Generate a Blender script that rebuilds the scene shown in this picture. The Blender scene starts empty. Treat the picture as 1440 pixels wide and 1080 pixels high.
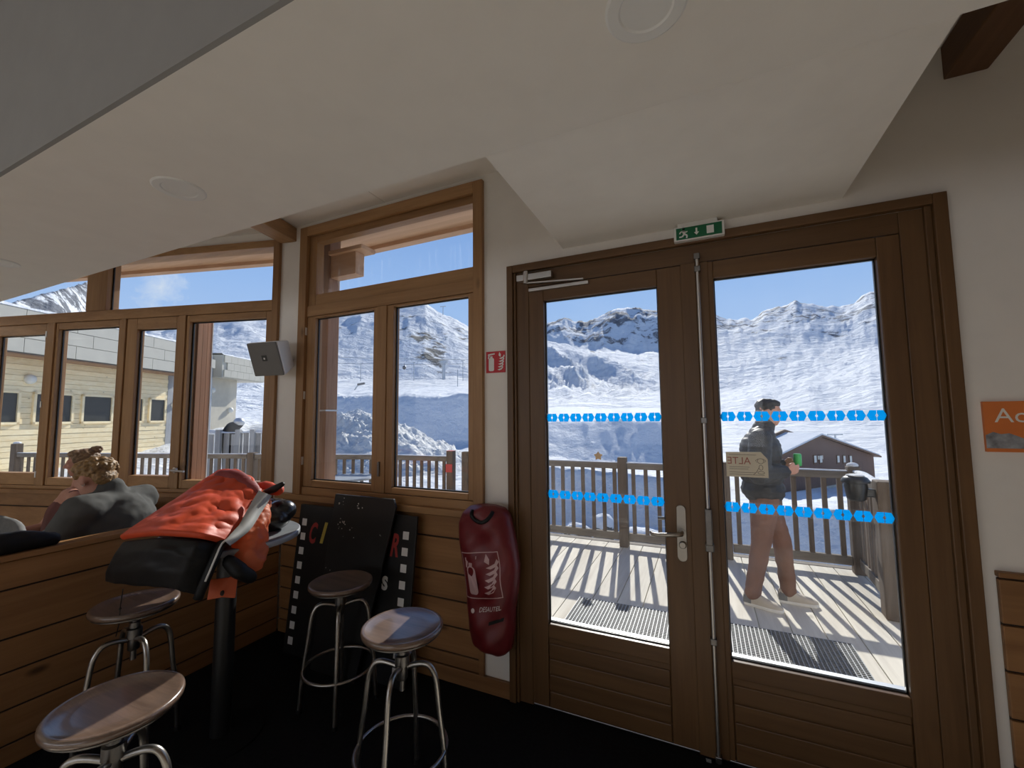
import bpy, bmesh, math, random
import numpy as np
from mathutils import Vector, Matrix, noise as mnoise
random.seed(7); R = math.radians; PI = math.pi
SC = bpy.context.scene
COL = SC.collection
# ------------------------------------------------------------------ camera (14.7 mm phone lens, 1.6 m above the floor)
F, YAW, PITCH, ROLL, EYE = 588.609, R(24.4596), R(4.4886), R(-0.4904), 1.6
_f = Vector((-math.sin(YAW)*math.cos(PITCH), math.cos(YAW)*math.cos(PITCH), math.sin(PITCH)))
_r0 = Vector((math.cos(YAW), math.sin(YAW), 0)); _u0 = _r0.cross(_f)
_r = math.cos(ROLL)*_r0 + math.sin(ROLL)*_u0; _u = -math.sin(ROLL)*_r0 + math.cos(ROLL)*_u0
cam = bpy.data.objects.new('camera', bpy.data.cameras.new('camera')); COL.objects.link(cam)
cam.data.sensor_width = 36; cam.data.lens = F/1440*36; cam.data.clip_end = 20000; cam.data.clip_start = .02
cam.matrix_world = Matrix(((_r.x, _u.x, -_f.x, 0), (_r.y, _u.y, -_f.y, 0), (_r.z, _u.z, -_f.z, EYE), (0, 0, 0, 1)))
SC.camera = cam
def ray(x, y): return _r*((x-720)/F) + _u*(-(y-540)/F) + _f
def at_depth(x, y, d): return Vector((0, 0, EYE)) + ray(x, y)*d          # d metres along the view axis
def at_dist(x, y, d):                                                     # d metres horizontally
    v = ray(x, y); return Vector((0, 0, EYE)) + v*(d/math.hypot(v.x, v.y))
def on_y(x, y, Y): v = ray(x, y); return Vector((0, 0, EYE)) + v*(Y/v.y)
def on_x(x, y, X): v = ray(x, y); return Vector((0, 0, EYE)) + v*(X/v.x)
def on_z(x, y, Z): v = ray(x, y); return Vector((0, 0, EYE)) + v*((Z-EYE)/v.z)

# ------------------------------------------------------------------ materials
MATS = {}
class NT:
    def __init__(s, name):
        s.m = bpy.data.materials.new(name); s.m.use_nodes = True; s.t = s.m.node_tree; s.t.nodes.clear()
        s.out = s.n('ShaderNodeOutputMaterial')
    def n(s, typ, **kw):
        nd = s.t.nodes.new(typ)
        for k, v in kw.items():
            if k in nd.inputs.keys() and not hasattr(nd, k): nd.inputs[k].default_value = v
            elif hasattr(nd, k): setattr(nd, k, v)
            else: nd.inputs[k].default_value = v
        return nd
    def l(s, a, b): s.t.links.new(a, b)
    def ramp(s, fac, stops):
        r = s.n('ShaderNodeValToRGB'); e = r.color_ramp.elements
        while len(e) < len(stops): e.new(.5)
        for i, (p, c) in enumerate(stops):
            e[i].position = p; e[i].color = (*c, 1) if len(c) == 3 else c
        s.l(fac, r.inputs[0]); return r
    def math(s, op, a, b=0.0, clamp=False):
        m = s.n('ShaderNodeMath'); m.operation = op; m.use_clamp = clamp
        for i, v in enumerate((a, b)):
            if isinstance(v, (int, float)): m.inputs[i].default_value = v
            else: s.l(v, m.inputs[i])
        return m.outputs[0]
    def coord(s, scale=(1, 1, 1), which='Object'):
        c = s.n('ShaderNodeTexCoord'); mp = s.n('ShaderNodeMapping'); mp.inputs['Scale'].default_value = scale
        s.l(c.outputs[which], mp.inputs[0]); return mp.outputs[0]
    def noise(s, vec, scale, detail=4, rough=.55, dist=0):
        nz = s.n('ShaderNodeTexNoise'); nz.inputs['Scale'].default_value = scale; nz.inputs['Detail'].default_value = detail
        nz.inputs['Roughness'].default_value = rough; nz.inputs['Distortion'].default_value = dist
        s.l(vec, nz.inputs['Vector']); return nz.outputs['Fac']
    def mixc(s, fac, a, b, blend='MIX'):
        m = s.n('ShaderNodeMix'); m.data_type = 'RGBA'; m.blend_type = blend
        for i, v in ((0, fac), (6, a), (7, b)):
            if isinstance(v, (int, float)): m.inputs[i].default_value = v
            elif isinstance(v, tuple): m.inputs[i].default_value = (*v, 1)
            else: s.l(v, m.inputs[i])
        return m.outputs[2]
    def bsdf(s, color, rough=.5, metal=0, spec=.5, bump=None, bstr=.2, bdist=.01, coat=0):
        b = s.n('ShaderNodeBsdfPrincipled')
        for key, v in (('Base Color', color), ('Roughness', rough)):
            if isinstance(v, tuple): b.inputs[key].default_value = (*v, 1)
            elif isinstance(v, (int, float)): b.inputs[key].default_value = v
            else: s.l(v, b.inputs[key])
        b.inputs['Coat Weight'].default_value = coat; b.inputs['Coat Roughness'].default_value = .13
        b.inputs['Metallic'].default_value = metal; b.inputs['Specular IOR Level'].default_value = spec
        if bump is not None:
            bp = s.n('ShaderNodeBump'); bp.inputs['Strength'].default_value = bstr; bp.inputs['Distance'].default_value = bdist
            s.l(bump, bp.inputs['Height']); s.l(bp.outputs[0], b.inputs['Normal'])
        s.l(b.outputs[0], s.out.inputs[0]); return b
def plain(name, c, rough=.5, metal=0, spec=.5, var=.06, scale=8, bstr=0.0, bscale=60):
    if name in MATS: return MATS[name]
    t = NT(name); co = t.coord(); nz = t.noise(co, scale, 3)
    col = t.ramp(nz, [(.3, tuple(x*(1-var) for x in c)), (.7, tuple(min(1, x*(1+var)) for x in c))]).outputs[0]
    t.bsdf(col, rough, metal, spec, t.noise(co, bscale, 4) if bstr else None, bstr, .004)
    MATS[name] = t.m; return t.m
def wood(name, c1, c2, axis='x', rough=.5, knots=.5, scale=1.0, island=.12, spec=.35, weather=0, coat=0):
    if name in MATS: return MATS[name]
    t = NT(name)
    st = {'x': (.06, 1, 1), 'y': (1, .06, 1), 'z': (1, 1, .06)}[axis]
    co = t.coord(tuple(v*scale for v in st))
    g = t.noise(co, 14, 6, .6, .6); g2 = t.noise(co, 70, 3, .6)
    fac = t.math('ADD', t.math('MULTIPLY', g, .75), t.math('MULTIPLY', g2, .25))
    col = t.ramp(fac, [(.32, c1), (.68, c2)]).outputs[0]
    if knots:
        kst = {'x': (.45, 1, 1), 'y': (1, .45, 1), 'z': (1, 1, .45)}[axis]
        v = t.n('ShaderNodeTexVoronoi'); v.inputs['Scale'].default_value = 4.2; v.inputs['Randomness'].default_value = 1
        t.l(t.coord(kst), v.inputs['Vector'])
        k = t.ramp(v.outputs['Distance'], [(.03, (knots,)*3), (.10, (0, 0, 0))]).outputs[0]
        col = t.mixc(k, col, tuple(x*.28 for x in c1))
    geo = t.n('ShaderNodeNewGeometry')
    br = t.math('ADD', t.math('MULTIPLY', geo.outputs['Random Per Island'], 2*island), 1-island)
    hsv = t.n('ShaderNodeHueSaturation'); t.l(col, hsv.inputs['Color']); t.l(br, hsv.inputs['Value'])
    t.bsdf(hsv.outputs[0], rough, 0, spec, fac, .25 if not weather else .6, .003 if not weather else .006, coat)
    MATS[name] = t.m; return t.m
def glass_mat(name, haze=.01, streak=0.0, refl=.018):
    t = NT(name)
    tr = t.n('ShaderNodeBsdfTransparent'); tr.inputs[0].default_value = (.985, .993, .99, 1)
    gl = t.n('ShaderNodeBsdfGlossy'); gl.inputs['Roughness'].default_value = .01
    lw = t.n('ShaderNodeLayerWeight'); lw.inputs[0].default_value = .5
    f = t.math('ADD', t.math('MULTIPLY', t.math('POWER', lw.outputs['Facing'], 5), .35), refl)
    m1 = t.n('ShaderNodeMixShader'); t.l(f, m1.inputs[0]); t.l(tr.outputs[0], m1.inputs[1]); t.l(gl.outputs[0], m1.inputs[2])
    tl = t.n('ShaderNodeBsdfTranslucent'); tl.inputs[0].default_value = (.9, .95, 1, 1)
    big = t.noise(t.coord(), 2.2, 5, .65); fine = t.noise(t.coord(), 90, 2)
    h = t.math('MULTIPLY', t.ramp(big, [(.42, (0, 0, 0)), (.75, (1, 1, 1))]).outputs[0], haze)
    h = t.math('ADD', h, t.math('MULTIPLY', t.ramp(fine, [(.62, (0, 0, 0)), (.75, (1, 1, 1))]).outputs[0], haze*.5))
    if streak:
        s = t.noise(t.coord((30, 1, 1.6)), 1.3, 4, .6)
        h = t.math('ADD', h, t.math('MULTIPLY', t.ramp(s, [(.56, (0, 0, 0)), (.74, (1, 1, 1))]).outputs[0], streak))
    m2 = t.n('ShaderNodeMixShader'); t.l(h, m2.inputs[0]); t.l(m1.outputs[0], m2.inputs[1]); t.l(tl.outputs[0], m2.inputs[2])
    t.l(m2.outputs[0], t.out.inputs[0]); return t.m
M = {}
M['wall'] = plain('painted_plaster', (.83, .79, .73), .75, var=.02, bstr=.06, bscale=180)
M['ceil'] = plain('ceiling_plaster', (.83, .79, .73), .8, var=.02, bstr=.05, bscale=120)
M['floor'] = plain('dark_carpet', (.010, .010, .011), .95, spec=.1, var=.3, scale=50, bstr=.4, bscale=300)
M['pineX'] = wood('pine_frame_x', (.27, .143, .060), (.42, .238, .108), 'x', .42, .6)
M['pineZ'] = wood('pine_frame_z', (.27, .143, .060), (.42, .238, .108), 'z', .42, .6)
M['panelX'] = wood('pine_boards_x', (.22, .105, .04), (.36, .185, .075), 'x', .48, .9, .8, .14)
M['panelY'] = wood('pine_boards_y', (.22, .105, .04), (.36, .185, .075), 'y', .48, .9, .8, .14)
M['doorX'] = wood('door_wood_x', (.100, .051, .021), (.158, .085, .036), 'x', .4, .15)
M['doorZ'] = wood('door_wood_z', (.100, .051, .021), (.158, .085, .036), 'z', .4, .15)
M['beam'] = wood('beam_wood', (.30, .165, .075), (.48, .28, .13), 'y', .55, .4)
M['beamdark'] = wood('beam_dark', (.10, .045, .02), (.17, .08, .036), 'y', .55, .2)
M['deck'] = wood('deck_boards', (.55, .50, .42), (.80, .75, .64), 'y', .8, .4, .6, .08, .2, 1)
M['rail'] = wood('weathered_rail', (.13, .11, .09), (.27, .235, .195), 'x', .8, .3, 1, .1, .2, 1)
M['post'] = wood('weathered_post', (.10, .075, .056), (.20, .155, .12), 'z', .8, .3, 1, .1, .2, 1)
M['greypost'] = wood('grey_plank', (.27, .27, .27), (.46, .455, .44), 'z', .85, .3, 1, .2, .2, 1)
M['columnwood'] = wood('column_wood', (.22, .125, .08), (.40, .26, .18), 'z', .6, .4)
M['eave'] = wood('eave_wood', (.48, .31, .20), (.66, .46, .32), 'x', .6, .3, .7)
M['facade'] = wood('facade_boards', (.84, .66, .37), (.95, .82, .55), 'y', .7, .8, .8, .08)
M['chalet'] = wood('chalet_boards', (.115, .06, .045), (.20, .12, .09), 'z', .8, .1, 1, .1)
M['clad'] = plain('cladding_panel', (.52, .49, .41), .5, var=.05, scale=2)
M['render'] = plain('rendered_wall', (.55, .50, .40), .85, var=.08, scale=3, bstr=.2, bscale=20)
M['steel'] = plain('worn_steel', (.42, .40, .37), .33, 1, var=.15, scale=20)
M['darksteel'] = plain('dark_steel', (.20, .19, .18), .38, 1, var=.2, scale=20)
M['alu'] = plain('brushed_aluminium', (.62, .60, .57), .4, 1, var=.05)
M['blackmetal'] = plain('black_metal', (.012, .012, .012), .35, spec=.5)
M['blackpaint'] = plain('black_board', (.008, .008, .008), .45, var=.3)
M['white'] = plain('white_plastic', (.78, .77, .74), .4, var=.02)
M['whitepaint'] = plain('white_paint', (.75, .74, .72), .6, var=.05)
M['greyplastic'] = plain('grey_grille', (.16, .155, .145), .6, var=.05)
M['seatwood'] = wood('stool_seat_wood', (.10, .062, .043), (.21, .138, .10), 'x', .3, 0, 2.4, .12, .6, 0, .9)
M['tabletop'] = plain('grey_laminate', (.20, .215, .23), .35, var=.12, scale=14)
M['red'] = plain('red_vinyl', (.14, .011, .014), .45, var=.12, scale=5, bstr=.25, bscale=14)
M['signred'] = plain('sign_red', (.55, .02, .03), .5)
M['green'] = plain('sign_green', (.0, .12, .045), .45)
M['orange'] = plain('orange_nylon', (.60, .075, .026), .5, spec=.3, var=.1, scale=6, bstr=.35, bscale=24)
M['orange_sunlit'] = plain('orange_nylon_sunlit', (.80, .16, .06), .5, spec=.3, var=.1, scale=6, bstr=.35, bscale=24)
def _nylon():
    t = NT('orange_translucent_sunlit'); co = t.coord(); b = t.n('ShaderNodeBsdfPrincipled'); b.inputs['Base Color'].default_value = (.9, .28, .13, 1); b.inputs['Roughness'].default_value = .5
    bp = t.n('ShaderNodeBump'); bp.inputs['Strength'].default_value = .35; bp.inputs['Distance'].default_value = .004; t.l(t.noise(co, 24, 4), bp.inputs['Height']); t.l(bp.outputs[0], b.inputs['Normal'])
    tl = t.n('ShaderNodeBsdfTranslucent'); tl.inputs[0].default_value = (1, .34, .16, 1); mx_ = t.n('ShaderNodeMixShader'); mx_.inputs[0].default_value = .6
    t.l(b.outputs[0], mx_.inputs[1]); t.l(tl.outputs[0], mx_.inputs[2]); t.l(mx_.outputs[0], t.out.inputs[0]); return t.m
M['orange_sunlit'] = _nylon()  # jacket orange lightened: sunlight on sleeve and pocket flap put into the colour
M['maroon'] = plain('maroon_collar', (.22, .03, .03), .6, var=.1, bstr=.2)
M['blacknylon'] = plain('black_nylon', (.0065, .0065, .007), .55, spec=.3, var=.3, bstr=.35, bscale=24)
M['zip'] = plain('grey_zip_tape', (.42, .42, .40), .5)
M['signorange'] = plain('sign_orange', (.72, .20, .045), .5)
M['signwhite'] = plain('sign_white', (.8, .76, .7), .5)
M['hexblue'] = None
M['snow'] = None
M['skin'] = plain('skin', (.52, .27, .19), .5, spec=.35, var=.06)
M['skinshade'] = plain('skin_warm', (.50, .25, .18), .5, spec=.35, var=.06)
M['hairdark'] = plain('dark_hair', (.012, .009, .008), .55, var=.5, scale=60, bstr=.8, bscale=120)
M['hairblond'] = plain('blond_hair', (.25, .145, .055), .5, var=.45, scale=50, bstr=.9, bscale=90)
M['hairbrown'] = plain('light_brown_hair', (.24, .15, .085), .5, var=.4, scale=50, bstr=.9, bscale=90)
M['puffer'] = plain('charcoal_puffer', (.028, .027, .028), .55, spec=.3, var=.2, bstr=.3, bscale=20)
M['trousers'] = plain('brown_trousers', (.20, .105, .075), .8, spec=.15, var=.12, bstr=.3, bscale=30)
M['jeans'] = plain('dark_trousers', (.02, .02, .024), .8, spec=.15)
M['shoe'] = plain('beige_sneaker', (.52, .46, .38), .7, var=.1)
M['sole'] = plain('white_sole', (.75, .73, .68), .6)
M['hoodie'] = plain('grey_fleece', (.10, .10, .097), .9, spec=.1, var=.12, scale=6, bstr=.3, bscale=16)
M['top'] = plain('maroon_top', (.13, .045, .04), .8, var=.1)
M['greyfabric'] = plain('grey_upholstery', (.20, .20, .195), .9, spec=.1, var=.1, scale=40, bstr=.3, bscale=200)
M['darkglass'] = plain('dark_window_glass', (.055, .058, .055), .15, spec=.3)
M['paper'] = plain('beige_card', (.78, .71, .57), .7, var=.04)
M['redink'] = plain('faded_red_ink', (.45, .16, .12), .7)
M['ink'] = plain('brown_ink', (.16, .12, .09), .7)
M['chip'] = plain('bare_chip', (.6, .58, .55), .7)
M['yellow'] = plain('yellow_paint', (.50, .40, .07), .6)
M['redpaint'] = plain('red_paint', (.36, .035, .03), .6)
M['redmark'] = plain('red_spray_paint', (.55, .07, .06), .7)
M['can'] = plain('green_can', (.03, .38, .08), .3)
M['rock'] = plain('boulder', (.10, .095, .085), .9, var=.4, bstr=.6)
M['bark'] = plain('twig_bark', (.09, .065, .05), .9)
M['globe'] = plain('lamp_globe', (.72, .71, .64), .4)
M['gold'] = plain('ornament_wood', (.42, .27, .13), .6, var=.2)
M['handle'] = plain('brass_steel', (.36, .33, .29), .35, 1)
M['lightsteel'] = plain('galvanised_steel', (.55, .56, .57), .45, .8)
M['seam'] = plain('board_seam', (.03, .016, .008), .8)
M['glass'] = glass_mat('window_glass', .0015)
M['glassdirty'] = glass_mat('streaked_window_glass', .004, .035)
M['glassdoor'] = glass_mat('dusty_door_glass', .014, .006)
M['film'] = glass_mat('clear_film', .03, 0, .03)
def _hex():
    t = NT('blue_sticker')
    a = t.n('ShaderNodeBsdfTranslucent'); a.inputs[0].default_value = (.02, .62, 1, 1)
    b = t.n('ShaderNodeBsdfDiffuse'); b.inputs[0].default_value = (.02, .48, .95, 1)
    m = t.n('ShaderNodeMixShader'); m.inputs[0].default_value = .35
    t.l(a.outputs[0], m.inputs[1]); t.l(b.outputs[0], m.inputs[2]); t.l(m.outputs[0], t.out.inputs[0]); return t.m
M['hexblue'] = _hex()
def snow_mat(name, bscale, bstr, bdist, rockcol=None, rscale=.01, c=(.80, .815, .83)):
    t = NT(name); co = t.coord()
    bump = t.math('ADD', t.noise(co, bscale, 8, .62), t.math('MULTIPLY', t.noise(co, bscale*.22, 4, .6), 1.6))
    col = t.ramp(t.noise(co, bscale*.5, 3), [(.3, tuple(x*.95 for x in c)), (.7, c)]).outputs[0]
    if rockcol:
        at = t.n('ShaderNodeAttribute'); at.attribute_name = 'rock'
        nz = t.math('ADD', t.math('MULTIPLY', t.noise(co, rscale, 9, .72, .4), 1.5), t.math('SUBTRACT', at.outputs['Fac'], 1.42))
        k = t.ramp(nz, [(.02, (0, 0, 0)), (.10, (1, 1, 1))]).outputs[0]
        col = t.mixc(k, col, t.ramp(t.noise(co, rscale*4, 5), [(.3, tuple(x*.6 for x in rockcol)), (.7, tuple(x*1.4 for x in rockcol))]).outputs[0])
    b = t.bsdf(col, .85, 0, .15, bump, bstr, bdist)
    return t.m
M['snow'] = snow_mat('snow_near', 6, .55, .10)
M['snowfield'] = snow_mat('snow_field', .55, .8, .8)
M['snowhill'] = snow_mat('snow_hill', .05, 1.0, 8, (.15, .145, .13), .05)
M['snowmount'] = snow_mat('snow_mountain', .012, 1.0, 26, (.16, .17, .19), .009)

# ------------------------------------------------------------------ mesh helpers
class MB:
    def __init__(s): s.v = []; s.f = []; s.mi = []; s.mats = []
    def _m(s, m):
        if m is None: return 0
        if m not in s.mats: s.mats.append(m)
        return s.mats.index(m)
    def add(s, vs, fs, m=None):
        o = len(s.v); s.v += [tuple(v) for v in vs]; k = s._m(m)
        for f in fs: s.f.append(tuple(i+o for i in f)); s.mi.append(k)
        return s
    def box(s, x0, x1, y0, y1, z0, z1, m=None, mat=None):
        vs = [Vector((x, y, z)) for x in (x0, x1) for y in (y0, y1) for z in (z0, z1)]
        if mat is not None: vs = [mat @ v for v in vs]
        return s.add(vs, [(0, 1, 3, 2), (4, 6, 7, 5), (0, 4, 5, 1), (2, 3, 7, 6), (0, 2, 6, 4), (1, 5, 7, 3)], m)
    def hexa(s, p, m=None):                    # 8 points: bottom 4 then top 4, same order
        return s.add(p, [(3, 2, 1, 0), (4, 5, 6, 7), (0, 1, 5, 4), (1, 2, 6, 5), (2, 3, 7, 6), (3, 0, 4, 7)], m)
    def bar(s, a, b, w, h, m=None, up=(0, 0, 1)):
        a = Vector(a); b = Vector(b); d = (b-a).normalized(); u = Vector(up); sd = d.cross(u)
        if sd.length < 1e-4: sd = d.cross(Vector((1, 0, 0)))
        sd.normalize(); u = sd.cross(d); sd *= w/2; u *= h/2
        return s.hexa([a-sd-u, a+sd-u, b+sd-u, b-sd-u, a-sd+u, a+sd+u, b+sd+u, b-sd+u], m)
    def tube(s, pts, r, n=10, m=None, cap=True, closed=False):
        pts = [Vector(p) for p in pts]; N = len(pts); rs = r if isinstance(r, (list, tuple)) else [r]*N
        vs = []; fs = []; prev = None
        for i, p in enumerate(pts):
            if closed: t = pts[(i+1) % N]-pts[i-1]
            else: t = pts[min(i+1, N-1)]-pts[max(i-1, 0)]
            t.normalize()
            if prev is None:
                a = t.cross(Vector((0, 0, 1)));  a = a if a.length > .05 else t.cross(Vector((1, 0, 0)))
            else: a = prev - t*prev.dot(t)
            a.normalize(); prev = a; b = t.cross(a)
            for k in range(n):
                an = 2*PI*k/n; vs.append(p+(a*math.cos(an)+b*math.sin(an))*rs[i])
        L = N if closed else N-1
        for i in range(L):
            for k in range(n):
                i2 = (i+1) % N; fs.append((i*n+k, i*n+(k+1) % n, i2*n+(k+1) % n, i2*n+k))
        if cap and not closed:
            fs.append(tuple(range(n-1, -1, -1))); fs.append(tuple((N-1)*n+k for k in range(n)))
        return s.add(vs, fs, m)
    def lathe(s, prof, c=(0, 0, 0), n=32, m=None, mat=None):   # prof: (radius, z)
        c = Vector(c); vs = []; fs = []
        for r, z in prof:
            for k in range(n):
                v = Vector((r*math.cos(2*PI*k/n), r*math.sin(2*PI*k/n), z))
                vs.append((mat @ v if mat is not None else v)+c)
        for i in range(len(prof)-1):
            for k in range(n): fs.append((i*n+k, i*n+(k+1) % n, (i+1)*n+(k+1) % n, (i+1)*n+k))
        if prof[0][0] > 1e-5: fs.append(tuple(range(n-1, -1, -1)))
        if prof[-1][0] > 1e-5: fs.append(tuple((len(prof)-1)*n+k for k in range(n)))
        return s.add(vs, fs, m)
    def prism(s, poly, fn0, fn1, m=None):      # poly 2D, fn(u,v)->3D for both faces
        n = len(poly); vs = [fn0(*p) for p in poly]+[fn1(*p) for p in poly]
        fs = [tuple(range(n)), tuple(range(2*n-1, n-1, -1))]+[(i, i+n, (i+1) % n+n, (i+1) % n) for i in range(n)]
        return s.add(vs, fs, m)
    def grid(s, P, m=None, flip=False):
        nr, nc = len(P), len(P[0]); vs = [p for row in P for p in row]; fs = []
        for i in range(nr-1):
            for j in range(nc-1):
                q = (i*nc+j, i*nc+j+1, (i+1)*nc+j+1, (i+1)*nc+j); fs.append(q[::-1] if flip else q)
        return s.add(vs, fs, m)
    def build(s, name, mat=None, parent=None, smooth=False, bevel=0, kind=None, origin=None, angle=None):
        me = bpy.data.meshes.new(name); me.from_pydata(s.v, [], s.f)
        ml = s.mats if s.mats else [mat]
        if s.mats and mat is not None and mat not in s.mats: pass
        for m in ml: me.materials.append(m)
        if len(ml) > 1: me.polygons.foreach_set('material_index', s.mi)
        bm = bmesh.new(); bm.from_mesh(me); bmesh.ops.recalc_face_normals(bm, faces=bm.faces); bm.to_mesh(me); bm.free()
        o = bpy.data.objects.new(name, me); COL.objects.link(o)
        if smooth:
            me.polygons.foreach_set('use_smooth', [True]*len(me.polygons))
            if angle:
                bm = bmesh.new(); bm.from_mesh(me)
                for e in bm.edges:
                    if len(e.link_faces) == 2 and e.calc_face_angle(0) > angle: e.smooth = False
                bm.to_mesh(me); bm.free()
        if bevel:
            b = o.modifiers.new('bevel', 'BEVEL'); b.width = bevel; b.segments = 2; b.limit_method = 'ANGLE'; b.angle_limit = R(40)
        if parent is not None:
            o.parent = parent; o.matrix_parent_inverse = parent_world(parent).inverted()
        elif origin is not None:
            me.transform(Matrix.Translation(-Vector(origin))); o.location = origin
        if kind: o['kind'] = kind
        return o
def parent_world(p):
    m = p.matrix_basis.copy()
    while p.parent is not None:
        m = p.parent.matrix_basis @ p.matrix_parent_inverse @ m; p = p.parent
    return m
def thing(name, label, cat, loc=(0, 0, 0), rz=0, group=None, kind=None):
    o = bpy.data.objects.new(name, None); COL.objects.link(o); o.location = loc; o.rotation_euler.z = rz
    o.empty_display_size = .1
    return tag(o, label, cat, group, kind)
def tag(o, label, cat, group=None, kind=None):
    o['label'] = label; o['category'] = cat
    if group: o['group'] = group
    if kind: o['kind'] = kind
    return o
def text_polys(s, size, shear=0, bold=0):
    cu = bpy.data.curves.new('t', 'FONT'); cu.body = s; cu.size = size; cu.shear = shear; cu.resolution_u = 3; cu.offset = bold
    ob = bpy.data.objects.new('t', cu); COL.objects.link(ob)
    dg = bpy.context.evaluated_depsgraph_get(); me = bpy.data.meshes.new_from_object(ob.evaluated_get(dg))
    bm = bmesh.new(); bm.from_mesh(me); bmesh.ops.triangulate(bm, faces=bm.faces)
    bmesh.ops.subdivide_edges(bm, edges=[e for e in bm.edges if e.calc_length() > size*.35], cuts=1)
    bm.verts.ensure_lookup_table(); vs = [(v.co.x, v.co.y) for v in bm.verts]; fs = [tuple(v.index for v in f.verts) for f in bm.faces]
    bm.free(); bpy.data.objects.remove(ob); bpy.data.curves.remove(cu); bpy.data.meshes.remove(me)
    return vs, fs
# blobs: capsules and ellipsoids fused into one continuous surface
class Blob:
    def __init__(s): s.mb = MB()
    def cap(s, a, b, ra, rb=None):
        a = Vector(a); b = Vector(b); rb = ra if rb is None else rb; d = b-a; L = d.length
        q = Vector((0, 0, 1)).rotation_difference(d).to_matrix().to_4x4() if L > 1e-6 else Matrix.Identity(4)
        prof = [(max(1e-4, ra*math.sin(t)), -ra*math.cos(t)) for t in [PI/2*i/5 for i in range(6)]]
        prof += [(max(1e-4, rb*math.cos(t)), L+rb*math.sin(t)) for t in [PI/2*i/5 for i in range(6)]]
        s.mb.lathe(prof, a, 14, mat=q); return s
    def chain(s, pts, rs):
        for i in range(len(pts)-1): s.cap(pts[i], pts[i+1], rs[i], rs[i+1])
        return s
    def ell(s, c, rad, rot=None):
        prof = [(max(1e-4, math.sin(PI*i/10)), -math.cos(PI*i/10)) for i in range(11)]
        m = Matrix.Diagonal((*rad, 1)); m = (rot.to_4x4() @ m) if rot is not None else m
        s.mb.lathe(prof, c, 18, mat=m); return s
    def build(s, name, mat, parent=None, voxel=.01, smooth=4, disp=0, dscale=8, dec=0, origin=None):
        me = bpy.data.meshes.new(name); me.from_pydata(s.mb.v, [], s.mb.f)
        o = bpy.data.objects.new(name, me); COL.objects.link(o)
        r = o.modifiers.new('r', 'REMESH'); r.mode = 'VOXEL'; r.voxel_size = voxel
        sm = o.modifiers.new('s', 'SMOOTH'); sm.factor = .5; sm.iterations = smooth
        dg = bpy.context.evaluated_depsgraph_get(); me2 = bpy.data.meshes.new_from_object(o.evaluated_get(dg))
        o.modifiers.clear(); o.data = me2; bpy.data.meshes.remove(me); me2.name = name
        if disp:
            for v in me2.vertices:
                n = mnoise.fractal(v.co*dscale, 1.0, 2.0, 3); v.co += v.normal*n*disp
        me2.materials.clear(); me2.materials.append(mat)
        me2.polygons.foreach_set('use_smooth', [True]*len(me2.polygons))
        if parent is not None: o.parent = parent; o.matrix_parent_inverse = parent_world(parent).inverted()
        elif origin is not None: me2.transform(Matrix.Translation(-Vector(origin))); o.location = origin
        return o

# ================================================================== ROOM SHELL
D = 2.289                      # inner face of the wall with the doors
C = Vector((-3.13, D, 0)); BD = Vector((-.9675, -.253, 0)).normalized(); BN = Vector((BD.y, -BD.x, 0))   # left glazed wall: direction and outward normal
BN = Vector((-.253, .9675, 0)).normalized()
def pB(s, y, z): return C + BD*s + BN*y + Vector((0, 0, z))
def yB(x, off=.1): return D+.2615*(min(x, -3.13)+3.13)+off
fl = MB().box(-3.13, -.95, .45, 2.45, -.12, 0)
fl.hexa([(-7.6, .45, -.12), (-3.13, .45, -.12), (-3.13, yB(-3.13), -.12), (-7.6, yB(-7.6), -.12), (-7.6, .45, 0), (-3.13, .45, 0), (-3.13, yB(-3.13), 0), (-7.6, yB(-7.6), 0)]); fl.box(-.95, 2.6, 1.5, 2.45, -.12, 0); fl.build('floor', M['floor'], kind='structure')
fl = MB()                                                    # unseen floor area, made pale to bounce sunlight up at the ceilings
for i in range(20):
    for j in range(11): fl.box(-9+i*.58, -9+i*.58+.576, -6+j*.5864, -6+j*.5864+.583, -.10, 0)
for i in range(6):
    for j in range(2): fl.box(-.949+i*.58, -.949+i*.58+.576, .452+j*.524, .452+j*.524+.52, -.10, 0)
fl.build('floor_bounce', plain('pale_bounce', (.80, .75, .66), .5, var=.06, scale=3), kind='structure')
w = MB()
w.box(-3.16, -2.88, D, D+.17, 0, 3.16); w.box(-2.88, -1.23, D, D+.17, 0, 1.03); w.box(-2.88, -1.23, D, D+.17, 3.11, 3.16)
w.box(-1.23, -1.02, D, D+.17, 0, 3.16); w.box(-1.02, .90, D, D+.17, 2.47, 3.16); w.box(.90, 2.6, D, D+.17, 0, 3.16)
w.build('wall_back', M['wall'], kind='structure')
w = MB(); S1 = 6.0
def bbox(mb, s0, s1, y0, y1, z0, z1, m=None):
    return mb.hexa([pB(s0, y0, z0), pB(s1, y0, z0), pB(s1, y1, z0), pB(s0, y1, z0), pB(s0, y0, z1), pB(s1, y0, z1), pB(s1, y1, z1), pB(s0, y1, z1)], m)
bbox(w, -.02, S1, 0, .17, 0, 1.0); bbox(w, -.02, S1, 0, .17, 3.08, 3.16); bbox(w, 5.0, S1, 0, .17, 1.0, 3.08)
w.build('wall_left', M['wall'], kind='structure')
w = MB().box(2.6, 2.75, -6, 2.46, 0, 3.16); w.build('wall_right', M['panelY'], kind='structure')
w = MB()
w.box(-9, 2.6, -6.15, -6, 0, .9); w.box(-9, 2.6, -6.15, -6, 2.6, 3.16)
for a, b in ((-9, -8.2), (-5.4, -4.9), (-2.1, -1.6), (1.2, 2.6)): w.box(a, b, -6.15, -6, .9, 2.6)
w.build('wall_rear', M['wall'], kind='structure')
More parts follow.
